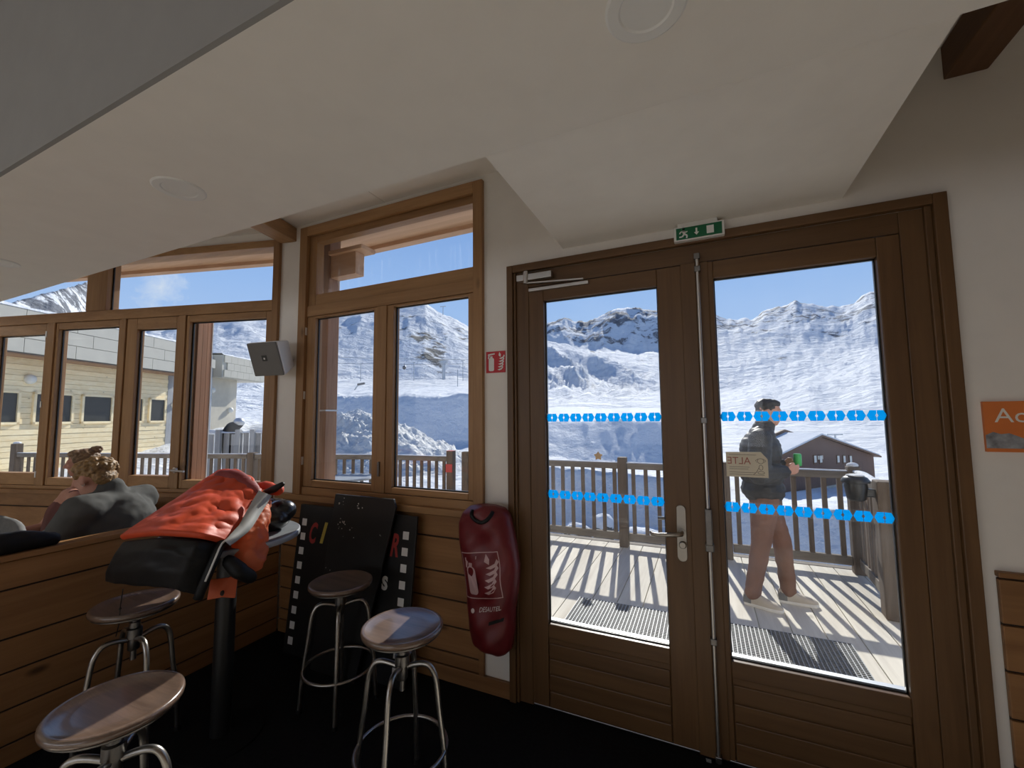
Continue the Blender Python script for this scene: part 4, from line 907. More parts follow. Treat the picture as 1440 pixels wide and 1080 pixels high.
tr_ = Blob(); tr_.ell(pel+Vector((0, 0, -.02)), (.17, .19, .11))
for k in (-1, 1): tr_.chain([sh[k][3], sh[k][4], sh[k][5]], [.10, .075, .06])
tr_.build('trousers', M['jeans'], MI, .014, 2)
for k in (-1, 1): shoe(MI, (sh[k][5].x+.05, sh[k][5].y, 0), fw)
# --- woman behind him
fw = Vector((-.20, -.97, 0)).normalized(); rt = Vector((fw.y, -fw.x, 0))
WO = thing('person', 'woman with hair in a bun and maroon top, seen in profile', 'person', (-4.75, 1.66, .46))
hc = Vector((-4.76, 1.735, 1.25)); bl = Blob(); P, rot = head(bl, hc, (-.40, -.92, -.12), (0, -.05, 1), .98)
pel = Vector((-4.76, 1.64, .55)); chest = Vector((-4.74, 1.68, .85)); nk = Vector((-4.74, 1.72, 1.03))
bl.chain([nk, hc+Vector((0, .02, -.06))], [.052, .048]).ell(chest, (.15, .12, .18)).cap(pel, chest, .12).ell(pel, (.16, .15, .12))
sh = {}
for k in (-1, 1):
    s_ = chest+rt*k*.165+Vector((0, 0, .13)); e_ = s_+fw*.12+rt*k*.03+Vector((0, 0, -.25)); w_ = e_+fw*.2-rt*k*.05
    bl.chain([chest+Vector((0, 0, .15)), s_, e_, w_], [.055, .05, .04, .026]); hand(bl, w_, fw, (0, 0, -1), -rt*k, .92, .3)
    h_ = pel+rt*k*.09; kn = h_+fw*.38; an = Vector((kn.x, kn.y, .09)); bl.chain([h_, kn, an], [.08, .055, .042]); sh[k] = (h_, kn, an)
bl.build('body', M['skinshade'], WO, .009, 3)
hr = Blob(); hr.ell(P(0, -.024, .040), (.080, .094, .074), rot).ell(P(0, .030, .082), (.066, .05, .032), rot).ell(P(0, -.07, .0), (.066, .04, .055), rot)
for k in (-1, 1): hr.ell(P(k*.070, .004, .030), (.014, .05, .042), rot)
hb_ = P(0, -.098, .092); hr.ell(hb_, (.036, .036, .034))
for i in range(9): a = 2*PI*i/9; hr.ell(hb_+Vector((.022*math.cos(a), .022*math.sin(a), .012*math.sin(2*a))), (.018,)*3)
hr.build('hair', M['hairbrown'], WO, .006, 1, .004, 50)
tp = Blob(); tp.ell(chest+Vector((0, 0, -.03)), (.172, .142, .16)).cap(pel, chest, .145)
for k in (-1, 1): tp.cap(chest+rt*k*.11+Vector((0, 0, .08)), chest+rt*k*.10+Vector((0, 0, .15)), .055, .045)
tp.build('vest_top', M['top'], WO, .010, 3)
tr_ = Blob(); tr_.ell(pel, (.18, .17, .12))
for k in (-1, 1): tr_.chain(sh[k], [.095, .068, .055])
tr_.build('trousers', M['jeans'], WO, .014, 2)
for k in (-1, 1): shoe(WO, (sh[k][2].x, sh[k][2].y+.05, 0), fw, L=.25)
# ================================================================== OUTSIDE: deck, railings, eaves
snow = M['snow']
dk = MB(); X = -13.0; i = 0
while X < 1.62:
    wdt = .215; y1 = 5.62 if X > -4.8 else 5.62+(X+4.8)*.262
    y0 = D+.19 if X > -3.2 else max(-.6, D+.19+(X+3.2)*.262)
    dk.box(X, X+wdt-.008, y0, y1, DZ-.04, DZ); X += wdt
dk.build('deck_floor', M['deck'], kind='structure')
dk = MB().box(-4.7, 1.6, 5.56, 5.66, DZ-.28, DZ+.005); dk.build('trim_6', M['rail'], kind='structure')
dk = MB().box(-1.02, .90, D+.13, D+.19, -.10, -.005); dk.build('trim_7', M['lightsteel'], kind='structure')
dk = MB().box(-3.2, 2.75, D+.17, D+.20, -.5, 0); dk.build('wall_plinth', M['render'], kind='structure')
# metal grating mat
gm = thing('door_mat', 'metal grating mat lying on the deck outside the doors', 'mat', (-.1, 3.52, DZ))
m = MB(); x0, x1, y0, y1 = -1.06, .875, 3.28, 3.76
n = 72
for k in range(n+1): x = x0+(x1-x0)*k/n; m.box(x-.0026, x+.0026, y0, y1, DZ, DZ+.022)
m.build('bearing_bars', plain('zinc_bars', (.36, .37, .38), .6, .3), gm)
m = MB()
for k in range(21): y = y0+(y1-y0)*k/20; m.box(x0, x1, y-.0045, y+.0045, DZ+.004, DZ+.018)
m.build('cross_bars', plain('rubber_infill', (.15, .155, .16), .6), gm)
def railing(a, b, n, lab, posts=(), h=1.03, snowcap=0, top=.075, bw=.045, z0=.08):
    a = Vector(a); b = Vector(b); d = (b-a).normalized(); nrm = Vector((-d.y, d.x, 0))
    t = thing('railing', lab, 'railing', ((a.x+b.x)/2, (a.y+b.y)/2, DZ), group='weathered deck railings')
    MB().bar(a+Vector((0, 0, DZ+h-top/2)), b+Vector((0, 0, DZ+h-top/2)), .07, top).build('top_rail', M['rail'], t, bevel=.006)
    MB().bar(a+Vector((0, 0, DZ+z0+.045)), b+Vector((0, 0, DZ+z0+.045)), .05, .09).build('bottom_rail', M['rail'], t, bevel=.006)
    for k in range(n):
        p = a+(b-a)*((k+.5)/n); ang = math.atan2(d.y, d.x)
        MB().box(-bw/2, bw/2, -.014, .014, DZ+z0+.05, DZ+h-top+.01, mat=Matrix.Translation(p) @ Matrix.Rotation(ang, 4, 'Z')).build('baluster', M['post'], t)
    for p, hh, ww, cap_ in posts:
        p = Vector(p); q = MB().hexa([p+d*sx*ww/2+nrm*sy*ww/2+Vector((0, 0, z)) for z in (DZ, DZ+hh) for sx, sy in ((-1, -1), (1, -1), (1, 1), (-1, 1))]); po = q.build('post', M['post'], t, bevel=.01)
        if cap_:
            c = Blob(); c.ell(p+Vector((0, 0, DZ+hh+.012)), (ww*.5, ww*.5, .028)); c.build('snow_cap', snow, po, .015, 2)
    if snowcap:
        m = MB(); N = 14; P = []
        for k in range(N+1):
            p = a+(b-a)*(k/N)+Vector((0, 0, DZ+h)); hh = snowcap*(.7+.5*mnoise.noise(p*3)); P.append([p-nrm*.034, p-nrm*.03+Vector((0, 0, hh*.8)), p+Vector((0, 0, hh)), p+nrm*.03+Vector((0, 0, hh*.8)), p+nrm*.034])
        m.grid(P); m.build('rail_snow', snow, t, smooth=True)
    return t
YR = 5.45
railing((-3.18, YR, 0), (-.99, YR, 0), 16, 'deck railing with grey top rail left of the post behind the left door', [((-3.235, YR, 0), 1.11, .11, 0), ((-.955, YR, 0), 1.10, .11, 0)], snowcap=.012)
railing((-.90, YR, 0), (.14, YR, 0), 7, 'short deck railing section right of the post behind the left door', [((.19, YR, 0), 1.08, .11, 0)], snowcap=.012)
railing((.25, YR, 0), (1.33, YR, 0), 8, 'deck railing section behind the man in the puffer jacket', [((1.385, YR, 0), 1.08, .11, 1)], snowcap=.02)
railing((1.40, YR-.06, 0), (1.335, 4.50, 0), 8, 'side railing topped with snow running back to the thick lamp post', [((1.33, 4.40, 0), 1.075, .155, 0)], snowcap=.03)
railing((-4.6, 5.36, 0), (-3.56, YR, 0), 8, 'deck railing ending at the post with red paint, seen through the casement window', [((-3.505, YR, 0), 1.115, .11, 0)], snowcap=.008)
MB().box(-3.561, -3.449, YR-.060, YR-.056, .78, .90).build('red_mark', M['redmark'], COL.objects['railing.004'])
MB().box(-3.561, -3.449, YR-.060, YR+.05, 1.0955, 1.0975).build('red_mark', M['redmark'], COL.objects['railing.004'])
rb0 = Vector((-4.62, 5.34, 0)); rbd = Vector((-1, -.285, 0)).normalized()
for k in range(3):
    a = rb0+rbd*(k*2.45+.06); b = rb0+rbd*(k*2.45+2.36)
    railing(a, b, 15, ('deck railing right of the window corner post, seen through the left glazing', 'deck railing in front of the boarded building, by its last window', 'deck railing in front of the boarded building, at the left edge')[k], [(b+rbd*.06, (1.06, 1.26, 1.2)[k], .12, k > 0)], snowcap=.012)
# eaves: roof underside, beams, columns
ev = MB().box(-3.16, 3.0, D+.17, 2.92, 3.20, 3.34); bbox(ev, -.05, 6.2, .17, .63, 3.20, 3.34); ev.build('roof_eave', M['eave'], kind='structure')
ev = MB().box(-3.28, 3.2, 2.92, 3.0, 3.165, 3.36); bbox(ev, .0, 6.4, .63, .71, 3.165, 3.36); ev.build('beam_eave', M['eave'], kind='structure')
ev = MB().box(-3.3, 3.2, -6.4, 3.06, 3.36, 3.55); ev.hexa([Vector(q) for q in ((-9.4, -6.4, 3.36), (-3.3, -6.4, 3.36), (-3.3, 3.06, 3.36), tuple(pB(6.4, .76, 3.36)), (-9.4, -6.4, 3.55), (-3.3, -6.4, 3.55), (-3.3, 3.06, 3.55), tuple(pB(6.4, .76, 3.55)))]); ev.build('roof', plain('roof_sheet', (.5, .5, .5), .6), kind='structure')
co = thing('timber_column', 'thick brown timber column outside the casement window', 'column', (-2.93, 2.58, DZ))
MB().box(-3.010, -2.843, 2.52, 2.64, DZ, 3.19).build('shaft', M['columnwood'], co, bevel=.006)
MB().box(-2.842, -2.56, 2.53, 2.63, 2.79, 2.98).box(-2.842, -2.47, 2.50, 2.66, 2.98, 3.015).build('bracket', M['eave'], co, bevel=.005)
MB().box(-3.014, -2.839, 2.516, 2.644, 1.66, 1.672).build('strap', M['lightsteel'], co)
m = MB()
for k in range(3): bbox(m, .84, .875, .065+k*.046, .065+k*.046+.043, 1.06, 2.47)
m.build('shutter', wood('shutter_red', (.30, .13, .06), (.46, .23, .12), 'z', .5, .2), W2)
m = MB(); bbox(m, .838, .877, .203, .211, 1.06, 2.47); m.build('shutter_edge', M['white'], W2)
# outdoor table
ot = thing('terrace_table', 'round grey terrace table outside the casement window', 'table', (-4.75, 4.75, DZ))
MB().lathe([(.001, -.03), (.36, -.03), (.37, -.015), (.36, 0), (.001, 0)], (-4.83, 4.74, .735), 40).build('tabletop', plain('terrace_top', (.34, .37, .40), .4), ot, smooth=True, angle=R(40))
MB().tube([(-4.83, 4.74, DZ), (-4.83, 4.74, .71)], .035, 14).build('column', M['darksteel'], ot); MB().lathe([(.001, 0), (.25, 0), (.22, .02), (.001, .03)], (-4.83, 4.74, DZ), 24).build('base', M['darksteel'], ot)
# lamp on the thick post
lp = thing('post_lamp', 'black outdoor lamp fixed to the thick deck post', 'lamp', (1.14, 4.43, .95)); c = Vector((1.13, 4.40, 0))
MB().lathe([(.001, 1.10), (.04, 1.095), (.08, 1.075), (.098, 1.05), (.098, 1.035), (.078, 1.03), (.001, 1.03)], c, 28).build('cap', M['blackmetal'], lp, smooth=True, angle=R(40))
MB().lathe([(.001, 1.03), (.076, 1.03), (.080, 1.0), (.066, .90), (.05, .885), (.001, .885)], c, 28).build('body', M['blackmetal'], lp, smooth=True, angle=R(40))
MB().box(1.13, 1.26, 4.37, 4.43, .92, .985).build('arm', M['blackmetal'], lp, bevel=.01)
c = Blob(); c.ell((1.13, 4.40, 1.092), (.07, .07, .010)); c.build('frost', snow, lp, .01, 2)
# star ornament on the rail
st = MB(); sc_ = Vector((-1.26, YR, 1.085)); pol = []
for k in range(10): a = PI/2+k*PI/5; r_ = .062 if k % 2 == 0 else .036; pol.append((sc_.x+r_*math.cos(a), sc_.z+r_*math.sin(a)))
st.prism(pol, lambda u, v: (u, YR-.01, v), lambda u, v: (u, YR+.01, v)); so = st.build('star_ornament', M['gold'], None, bevel=.006, origin=(sc_.x, YR, 1.01)); tag(so, 'small wooden star ornament standing on the deck rail', 'ornament')

# ================================================================== LEFT BUILDING
FP = Vector((-18.57, 6.93, 0)); FD = Vector((-.4067, .9135, 0)).normalized(); FN = Vector((.9135, .4067, 0)).normalized()
def pf(s, o, z): return FP+FD*s+FN*o+Vector((0, 0, z))
def fbox(mb, s0, s1, o0, o1, z0, z1, m=None):
    return mb.hexa([pf(s0, o0, z0), pf(s1, o0, z0), pf(s1, o1, z0), pf(s0, o1, z0), pf(s0, o0, z1), pf(s1, o0, z1), pf(s1, o1, z1), pf(s0, o1, z1)], m)
BU = thing('lodge_building', 'long lodge with sunlit boards and grey panelled parapet, beyond the left glazing', 'building', tuple(pf(0, -3, -.5)))
m = MB()
for k in range(26): fbox(m, -7, 2.98, -6, 0+.012*(k % 2), -.5+k*.155, -.5+k*.155+.148)
m.build('board_wall', M['facade'], BU)
m = MB(); fbox(m, 2.98, 3.75, -6, .02, -.5, 3.45); m.build('grey_boards', M['greypost'], BU)
m = MB()
for j in range(3):
    off = .5*(j % 2)
    for k in range(-6, 4): fbox(m, max(-7, k*1.35+off), min(3.9, k*1.35+off+1.335), -6, .75-.12*j*0+.02, 3.47+j*.40, 3.47+j*.40+.385)
m.build('parapet_panels', M['clad'], BU)
m = MB(); fbox(m, -7, 3.87, -6.2, .73, 3.44, 4.66); m.build('parapet_core', plain('seam_dark', (.12, .12, .11), .7), BU)
m = MB(); fbox(m, -7, 3.87, .0, .70, 3.405, 3.44); m.build('soffit', wood('soffit_brown', (.25, .14, .08), (.38, .23, .14), 'y', .6, .3), BU)
P = []
for k in range(41):
    s = -7+10.9*k/40; hh = .10+.07*mnoise.noise(Vector((s*1.3, 0, 2))); P.append([pf(s, .78, 4.66), pf(s, .74, 4.66+hh*.8), pf(s, .5, 4.66+hh), pf(s, -3, 4.66+hh+.1), pf(s, -6.2, 4.66+hh)])
MB().grid(P).build('roof_snow', snow, BU, smooth=True)
for s0, s1 in ((-3.5, -2.08), (-1.76, -.63), (-.39, .68), (1.25, 1.90), (2.12, 2.90)):
    m = MB(); z0, z1 = 1.50, 2.46; fw_ = .07
    fbox(m, s0, s0+fw_, -.01, .07, z0, z1); fbox(m, s1-fw_, s1, -.01, .07, z0, z1); fbox(m, s0, s1, -.01, .07, z0, z0+fw_); fbox(m, s0, s1, -.01, .07, z1-fw_, z1)
    wf = m.build('window_frame', M['facade'], BU); m = MB(); fbox(m, s0+fw_, s1-fw_, .0, .03, z0+fw_, z1-fw_); m.build('window_glass', M['darkglass'], wf)
m = MB(); fbox(m, 5.1, 7.2, -5, .0, -.5, 3.58); m.build('rendered_wall', M['render'], BU)
m = MB()
for j in range(3):
    for k in range(7): s = 5.4+k*.46+.2*(j % 2); fbox(m, s, s+.45, -5, .6, 3.58+j*.34, 3.58+j*.34+.33)
m.build('upper_panels', M['clad'], BU)
m = MB(); fbox(m, 5.3, 8.5, -5, .55, 3.55, 4.6); m.build('upper_core', M['clad'], BU)
P = [[pf(5.3+3.4*k/20, .6, 4.6), pf(5.3+3.4*k/20, .5, 4.68+.06*mnoise.noise(Vector((k*.4, 1, 1)))), pf(5.3+3.4*k/20, -5, 4.7)] for k in range(21)]
MB().grid(P).build('upper_roof_snow', snow, BU, smooth=True)
m = MB().tube([pf(5.26, .08, -.4), pf(5.26, .08, 4.5)], .06, 10); m.build('downpipe', M['lightsteel'], BU)
for s, z in ((-1.9, 2.81), (5.4, 2.95), (6.7, 2.05), (3.3, 2.2)):
    c = Blob(); c.ell(pf(s, .06, z), (.14, .14, .15)); c.build('round_lamp', M['globe'], BU, .03, 2)
# plank fence and the figure leaning on it
f0 = at_dist(276, 606, 12.2); f1 = at_dist(378, 600, 11.4); f0.z = f1.z = 0; fd = (f1-f0).normalized(); fn_ = Vector((-fd.y, fd.x, 0)); FL = (f1-f0).length
fe = thing('plank_fence', 'tall grey plank fence beyond the deck railing', 'fence', tuple((f0+f1)/2+Vector((0, 0, -.4))))
m = MB(); k = 0; x = 0
while x < FL:
    p = f0+fd*x; m.bar(p+Vector((0, 0, -.4)), p+Vector((0, 0, 1.27+.02*math.sin(k*2.1))), .115, .02, None, fn_); x += .135 if x > FL*.45 else .17; k += 1
m.build('planks', M['greypost'], fe)
for x in (0, .33, .6, .8, 1): p = f0+fd*(FL*x)-fn_*.05; MB().bar(p+Vector((0, 0, -.4)), p+Vector((0, 0, 1.36)), .1, .1, None, fn_).build('post', M['greypost'], fe)
P = []
for k in range(31):
    p = f0+fd*(FL*k/30)+Vector((0, 0, 1.28)); hh = .05+.05*mnoise.noise(p*2.0); P.append([p-fn_*.05, p-fn_*.04+Vector((0, 0, hh)), p+fn_*.04+Vector((0, 0, hh)), p+fn_*.05])
MB().grid(P).build('fence_snow', snow, fe, smooth=True)
pc_ = at_dist(330, 604, 12.1); base = Vector((pc_.x, pc_.y, .2))
PB = thing('person', 'distant person in dark clothes and pale helmet leaning over the plank fence', 'person', tuple(base))
q = lambda px_, py_: at_dist(px_, py_, 12.0)
bl = Blob(); hd = q(336, 595.5); bl.ell(hd, (.10, .10, .12)); bl.chain([q(320, 609), q(327, 602), q(333, 598)], [.13, .15, .10]); bl.chain([q(331, 600), q(334, 606), q(341, 609)], [.065, .055, .045]); bl.chain([q(328, 602), q(330, 608), q(336, 610)], [.065, .055, .045])
a_ = q(320, 610); bl.chain([a_, Vector((a_.x-.03, a_.y, .75)), Vector((a_.x, a_.y, .22))], [.12, .08, .07]).chain([a_+Vector((.1, .1, 0)), Vector((a_.x+.12, a_.y+.1, .75)), Vector((a_.x+.12, a_.y+.1, .22))], [.12, .08, .07]); bl.build('body', M['blacknylon'], PB, .02, 2)
bl = Blob(); bl.ell(hd+Vector((0, 0, .03)), (.125, .125, .11)); bl.build('helmet', M['lightsteel'], PB, .02, 2)
for px_, py_ in ((341.5, 609), (336.5, 610)): c = Blob(); c.ell(q(px_, py_), (.06, .05, .05)); c.build('glove', M['white'], PB, .02, 1)

# ================================================================== CHALET in the valley
CH = thing('chalet', 'brown timber chalet with snowy roof in the valley behind the deck', 'building')
DPT = 40.0
g1 = at_depth(1101, 650, DPT*.90); g2 = at_depth(1229, 650, DPT*1.10); ap = at_depth(1153, 614, DPT*.975)
gd = Vector((g2.x-g1.x, g2.y-g1.y, 0)); GW = gd.length; gd.normalize(); gb = Vector((-gd.y, gd.x, 0)); gb = gb if gb.dot(Vector((0, 1, 0))) > 0 else -gb
zE = at_depth(1229, 641, DPT*1.10).z; zA = ap.z; z0 = zE-4.0; o0 = Vector((g1.x, g1.y, 0)); Lc = 2.6; am = (Vector((ap.x, ap.y, 0))-o0).dot(gd)
CH.location = o0+gd*GW/2+Vector((0, 0, z0))
def ch(u, v, z): return o0+gd*u+gb*v+Vector((0, 0, z))
zL = zA-(zA-zE)*am/(GW-am)
poly = [(0, z0), (GW, z0), (GW, zE), (am, zA), (0, zL)]
MB().prism(poly, lambda u, z: ch(u, 0, z), lambda u, z: ch(u, Lc, z)).build('wall', M['chalet'], CH)
MB().prism([(-.02, z0), (GW+.02, z0), (GW+.02, z0+1.7), (-.02, z0+1.7)], lambda u, z: ch(u, -.03, z), lambda u, z: ch(u, Lc, z)).build('plinth', M['render'], CH)
sl1 = (zA-zE)/(GW-am); ov = .35; oe = .9
for nm, u0, u1, za_, zb3 in (('roof_slope', am, GW+oe, zA, zE-oe*sl1), ('roof_slope', am, -oe, zA, zL-oe*sl1)):
    q8 = [ch(u0, -ov, za_), ch(u1, -ov, zb3), ch(u1, Lc+ov, zb3), ch(u0, Lc+ov, za_)]; MB().hexa(q8+[p+Vector((0, 0, .16)) for p in q8]).build(nm, M['beamdark'], CH)
    q8 = [p+Vector((0, 0, .161)) for p in [ch(u0, -ov+.05, za_), ch(u1*.98+u0*.02, -ov+.05, zb3+.02), ch(u1*.98+u0*.02, Lc+ov, zb3+.02), ch(u0, Lc+ov, za_)]]; MB().hexa(q8+[p+Vector((0, 0, .16)) for p in q8]).build('roof_snow', snow, CH)
for u0, u1, za_, zb3 in ((am, GW+oe, zA, zE-oe*sl1), (am, -oe, zA, zL-oe*sl1)):
    MB().bar(ch(u0, Lc+ov+.1, za_+.35), ch(u1, Lc+ov+.1, zb3+.35), .2, .5).build('verge_board', M['beamdark'], CH)
for px_ in (1145.5, 1153.5, 1178, 1186.5, 1195.5):
    v_ = ray(px_, 646); k_ = (o0-Vector((0, 0, EYE))).dot(gb)/v_.dot(gb); c_ = Vector((0, 0, EYE))+v_*k_; uu = (c_-o0).dot(gd); zc_ = c_.z
    m = MB().prism([(uu-.26, zc_-.42), (uu+.26, zc_-.42), (uu+.26, zc_+.42), (uu-.26, zc_+.42)], lambda u, z: ch(u, -.06, z), lambda u, z: ch(u, .02, z)); wf = m.build('window_frame', M['beamdark'], CH)
    MB().prism([(uu-.19, zc_-.28), (uu+.19, zc_-.28), (uu+.19, zc_+.34), (uu-.19, zc_+.34)], lambda u, z: ch(u, -.08, z), lambda u, z: ch(u, -.05, z)).build('curtained_pane', M['globe'], wf)
uu = am+.0; m = MB().prism([(uu-.42, zA-2.1), (uu+.42, zA-2.1), (uu+.42, zA-1.75), (uu-.42, zA-1.75)], lambda u, z: ch(u, -.06, z), lambda u, z: ch(u, 0, z)); m.build('name_board', M['paper'], CH)

# ================================================================== TERRAIN
def vnoise(x, y, seed):
    xi = np.floor(x).astype(np.int64); yi = np.floor(y).astype(np.int64); xf = x-xi; yf = y-yi
    def hsh(a, b):
        n = (a*374761393+b*668265263+seed*1442695041) & 0xffffffff; n = ((n ^ (n >> 13))*1274126177) & 0xffffffff; n = (n ^ (n >> 16)) & 0xffffffff
        return n/4294967295.0
    u = xf*xf*xf*(xf*(xf*6-15)+10); v = yf*yf*yf*(yf*(yf*6-15)+10)
    return (hsh(xi, yi)*(1-u)+hsh(xi+1, yi)*u)*(1-v)+(hsh(xi, yi+1)*(1-u)+hsh(xi+1, yi+1)*u)*v
def fbm(x, y, seed, oct_=6, ridged=False, gain=.5):
    s = np.zeros_like(x); a = 1.0; t = 0
    for o in range(oct_):
        n = vnoise(x*2**o+o*17.3, y*2**o-o*9.1, seed+o)
        s += a*((1-np.abs(2*n-1)) if ridged else n); t += a; a *= gain
    return s/t
# columns: picture column -> twelve nodes (horizontal distance, picture row | height z)
Zv = lambda z: ('z', z)
def colA(crest, dc=450, foot=534): return [(5.5, Zv(-.55)), (9.5, Zv(-.6)), (15, Zv(-.6)), (32, 628), (36, 557), (85, 545), (240, foot), (dc, crest), (dc*1.25, crest+30), (1800, 560), (2600, crest+22), (4500, 600)]
def colL(crest, far, k=1.6): return [(4, Zv(-.6)), (9, Zv(-.5)), (12, Zv(-.3)), (20, Zv(.2)), (26, 596), (70, 578), (130, 545), (420, crest), (560, crest+25), (1500*k, 545), (2300*k, far), (4000*k, 600)]
def colD(y2, crest7, far, d7=520): return [(5.75, Zv(-1.7)), (12, Zv(-1.75)), (13.2, y2), (34, y2-12), (40, 591), (120, 574), (320, 546), (d7, crest7), (d7*1.35, crest7+24), (1900, 492), (2350, far), (4500, 580)]
def colR(y2, far, c7): return [(5.75, Zv(-1.9)), (10, Zv(-2.0)), (11.2, y2), (38, 700), (72, 668), (160, 636), (420, 600), (1200, c7), (1500, c7-8), (2400, 484), (3600, far), (6000, 560)]
cols = [(-260, colL(470, 455, .45)), (-60, colL(470, 440, .55)), (0, colL(468, 425, .65)), (60, colL(466, 408, .8)), (108, colL(464, 394, 1.0)), (127, colL(462, 411, 1.12)), (150, colL(460, 431, 1.3)), (200, colL(456, 452)), (250, colL(455, 470)), (300, colL(446, 480)), (376, colL(441, 490)),
        (440, colA(440)), (500, colA(437)), (540, colA(433)), (575, colA(428)), (597, colA(426)), (614, colA(438)), (640, colA(449)), (660, colA(460)), (690, colA(476)),
        (730, colD(654, 474, 458, 500)), (768, colD(655, 480, 455)), (797, colD(658, 484, 446)), (813, colD(660, 488, 451)), (830, colD(661, 495, 451)), (848, colD(663, 502, 444)), (860, colD(664, 506, 437)), (880, colD(666, 509, 433)), (897, colD(668, 512, 431)), (913, colD(670, 519, 434)), (930, colD(672, 526, 437)), (965, colD(680, 540, 440)),
        (1007, colR(712, 442, 556)), (1030, colR(713, 449, 552)), (1067, colR(714, 447, 545)), (1080, colR(715, 438, 542)), (1098, colR(715, 433, 540)), (1113, colR(716, 428, 538)), (1130, colR(716, 422, 534)), (1150, colR(716, 425, 530)), (1167, colR(717, 428, 527)), (1193, colR(717, 431, 520)), (1213, colR(717, 423, 515)), (1230, colR(717, 411, 508)), (1270, colR(717, 396, 500)), (1500, colR(717, 380, 495))]
NA = 760; xs = np.concatenate([np.linspace(-260, 420, 230), np.linspace(423, 990, 300), np.linspace(992, 1500, 230)])
cx = np.array([c[0] for c in cols], float)
nd = np.zeros((len(cols), 12)); nz_ = np.zeros((len(cols), 12))
for i, (x_, ns) in enumerate(cols):
    for j, (d_, y_) in enumerate(ns):
        nd[i, j] = math.log(d_); nz_[i, j] = (y_[1] if isinstance(y_, tuple) else at_dist(x_, y_, d_).z)/d_
SUB = [6, 10, 12, 12, 12, 14, 26, 40, 10, 16, 44]; LD = []; TZ_ = []; WT = []; SEG = []
for j in range(11):
    for k in range(SUB[j] + (1 if j == 10 else 0)):
        t = k/SUB[j]; d0 = np.interp(xs, cx, nd[:, j]); d1 = np.interp(xs, cx, nd[:, j+1]); e0 = np.interp(xs, cx, nz_[:, j]); e1 = np.interp(xs, cx, nz_[:, j+1])
        if j in (6, 9): # bulging slopes
            r0, r1 = np.exp(d0), np.exp(d1); dd = r0+(r1-r0)*t; z = e0*r0+(e1*r1-e0*r0)*t; LD.append(np.log(dd)); TZ_.append(z/dd)
        else:
            r0, r1 = np.exp(d0), np.exp(d1); lr = d0+(d1-d0)*t; rr_ = np.exp(lr); tt = (rr_-r0)/(r1-r0); z = e0*r0+(e1*r1-e0*r0)*tt; LD.append(lr); TZ_.append(z/rr_)
        # noise weight: small on crest lines and on the deck side
        WT.append(np.full_like(xs, min(1, (t if j in (0,) else 1)))); SEG.append(j+t)
LD = np.array(LD); TZ_ = np.array(TZ_); SEG = np.array(SEG)
azs = np.array([math.atan2(*(lambda v: (v.x, v.y))(ray(x_, 590))) for x_ in xs]); AZ = np.tile(azs, (len(LD), 1)); RR = np.exp(LD)
near = np.clip(np.minimum(np.abs(SEG-7), np.abs(SEG-10))/.35, .12, 1)[:, None]
amp = np.interp(SEG, [0, .8, 2, 4, 5, 6, 7, 8, 9, 10, 11], [.0, .010, .008, .010, .004, .006, .020, .015, .02, .030, .02])[:, None]
n1 = fbm(AZ*22+3, LD*5.5, 11, 6)-.5; n2 = fbm(AZ*9+LD*1.5+8, LD*3.0-AZ*4, 23, 7, True, .55)-.62; n3 = fbm(AZ*80, LD*22, 5, 4)-.5
pxs = np.tile(xs, (len(LD), 1)); SG = np.tile(SEG[:, None], (1, len(xs)))
n4 = fbm(AZ*13+LD*6.0, LD*2.2-AZ*2, 41, 5, True, .5)-.62; n5 = fbm(AZ*20-LD*10+2, LD*7+AZ*4, 57, 6, True, .5)-.62
wD = np.clip(1-np.abs(pxs-850)/170, 0, 1)**.5*np.exp(-((SG-6.1)/.75)**2); wR = np.clip((pxs-985)/40, 0, 1)*np.clip((SG-6.5)/1.2, 0, 1)
n6 = fbm(AZ*60-LD*30, LD*12+AZ*8, 91, 5, True, .55)-.6
n2 = n2*(1-wR)+n5*wR*.55; n1 = n1*(1-.6*wR)
TZ2 = TZ_+near*.085*wD*n4+near*.004*wR*n6+near*amp*(1-.45*wR)*(n1*1.3+n2*1.5)+n3*amp*.35
Z = TZ2*RR; XX = np.sin(AZ)*RR; YY = np.cos(AZ)*RR
segN = [int(np.argmin(np.abs(SEG-s))) for s in (0, 5, 8, 11)]
rockw = np.clip(.5+1.6*(fbm(AZ*14, LD*6, 77, 5)-.5), 0, 1)
def bump2(cx_, wx, cs, ws): return np.exp(-((pxs-cx_)/wx)**2-((SG-cs)/ws)**2)
hillrock = .44+.33*bump2(612, 26, 6.18, .2)+.28*bump2(592, 24, 6.40, .14)+.26*bump2(562, 22, 6.46, .12)+.22*bump2(640, 30, 6.65, .2)+.26*bump2(575, 30, 6.74, .10)+.2*bump2(470, 40, 6.6, .3)
mtrock = .56+.16*np.clip((SG-9.0)/.5, 0, 1)+.02*(pxs < 200)-.05*(pxs > 1000)
ROCK = np.where(SG < 8.02, np.where(pxs < 985, hillrock, .34), mtrock)
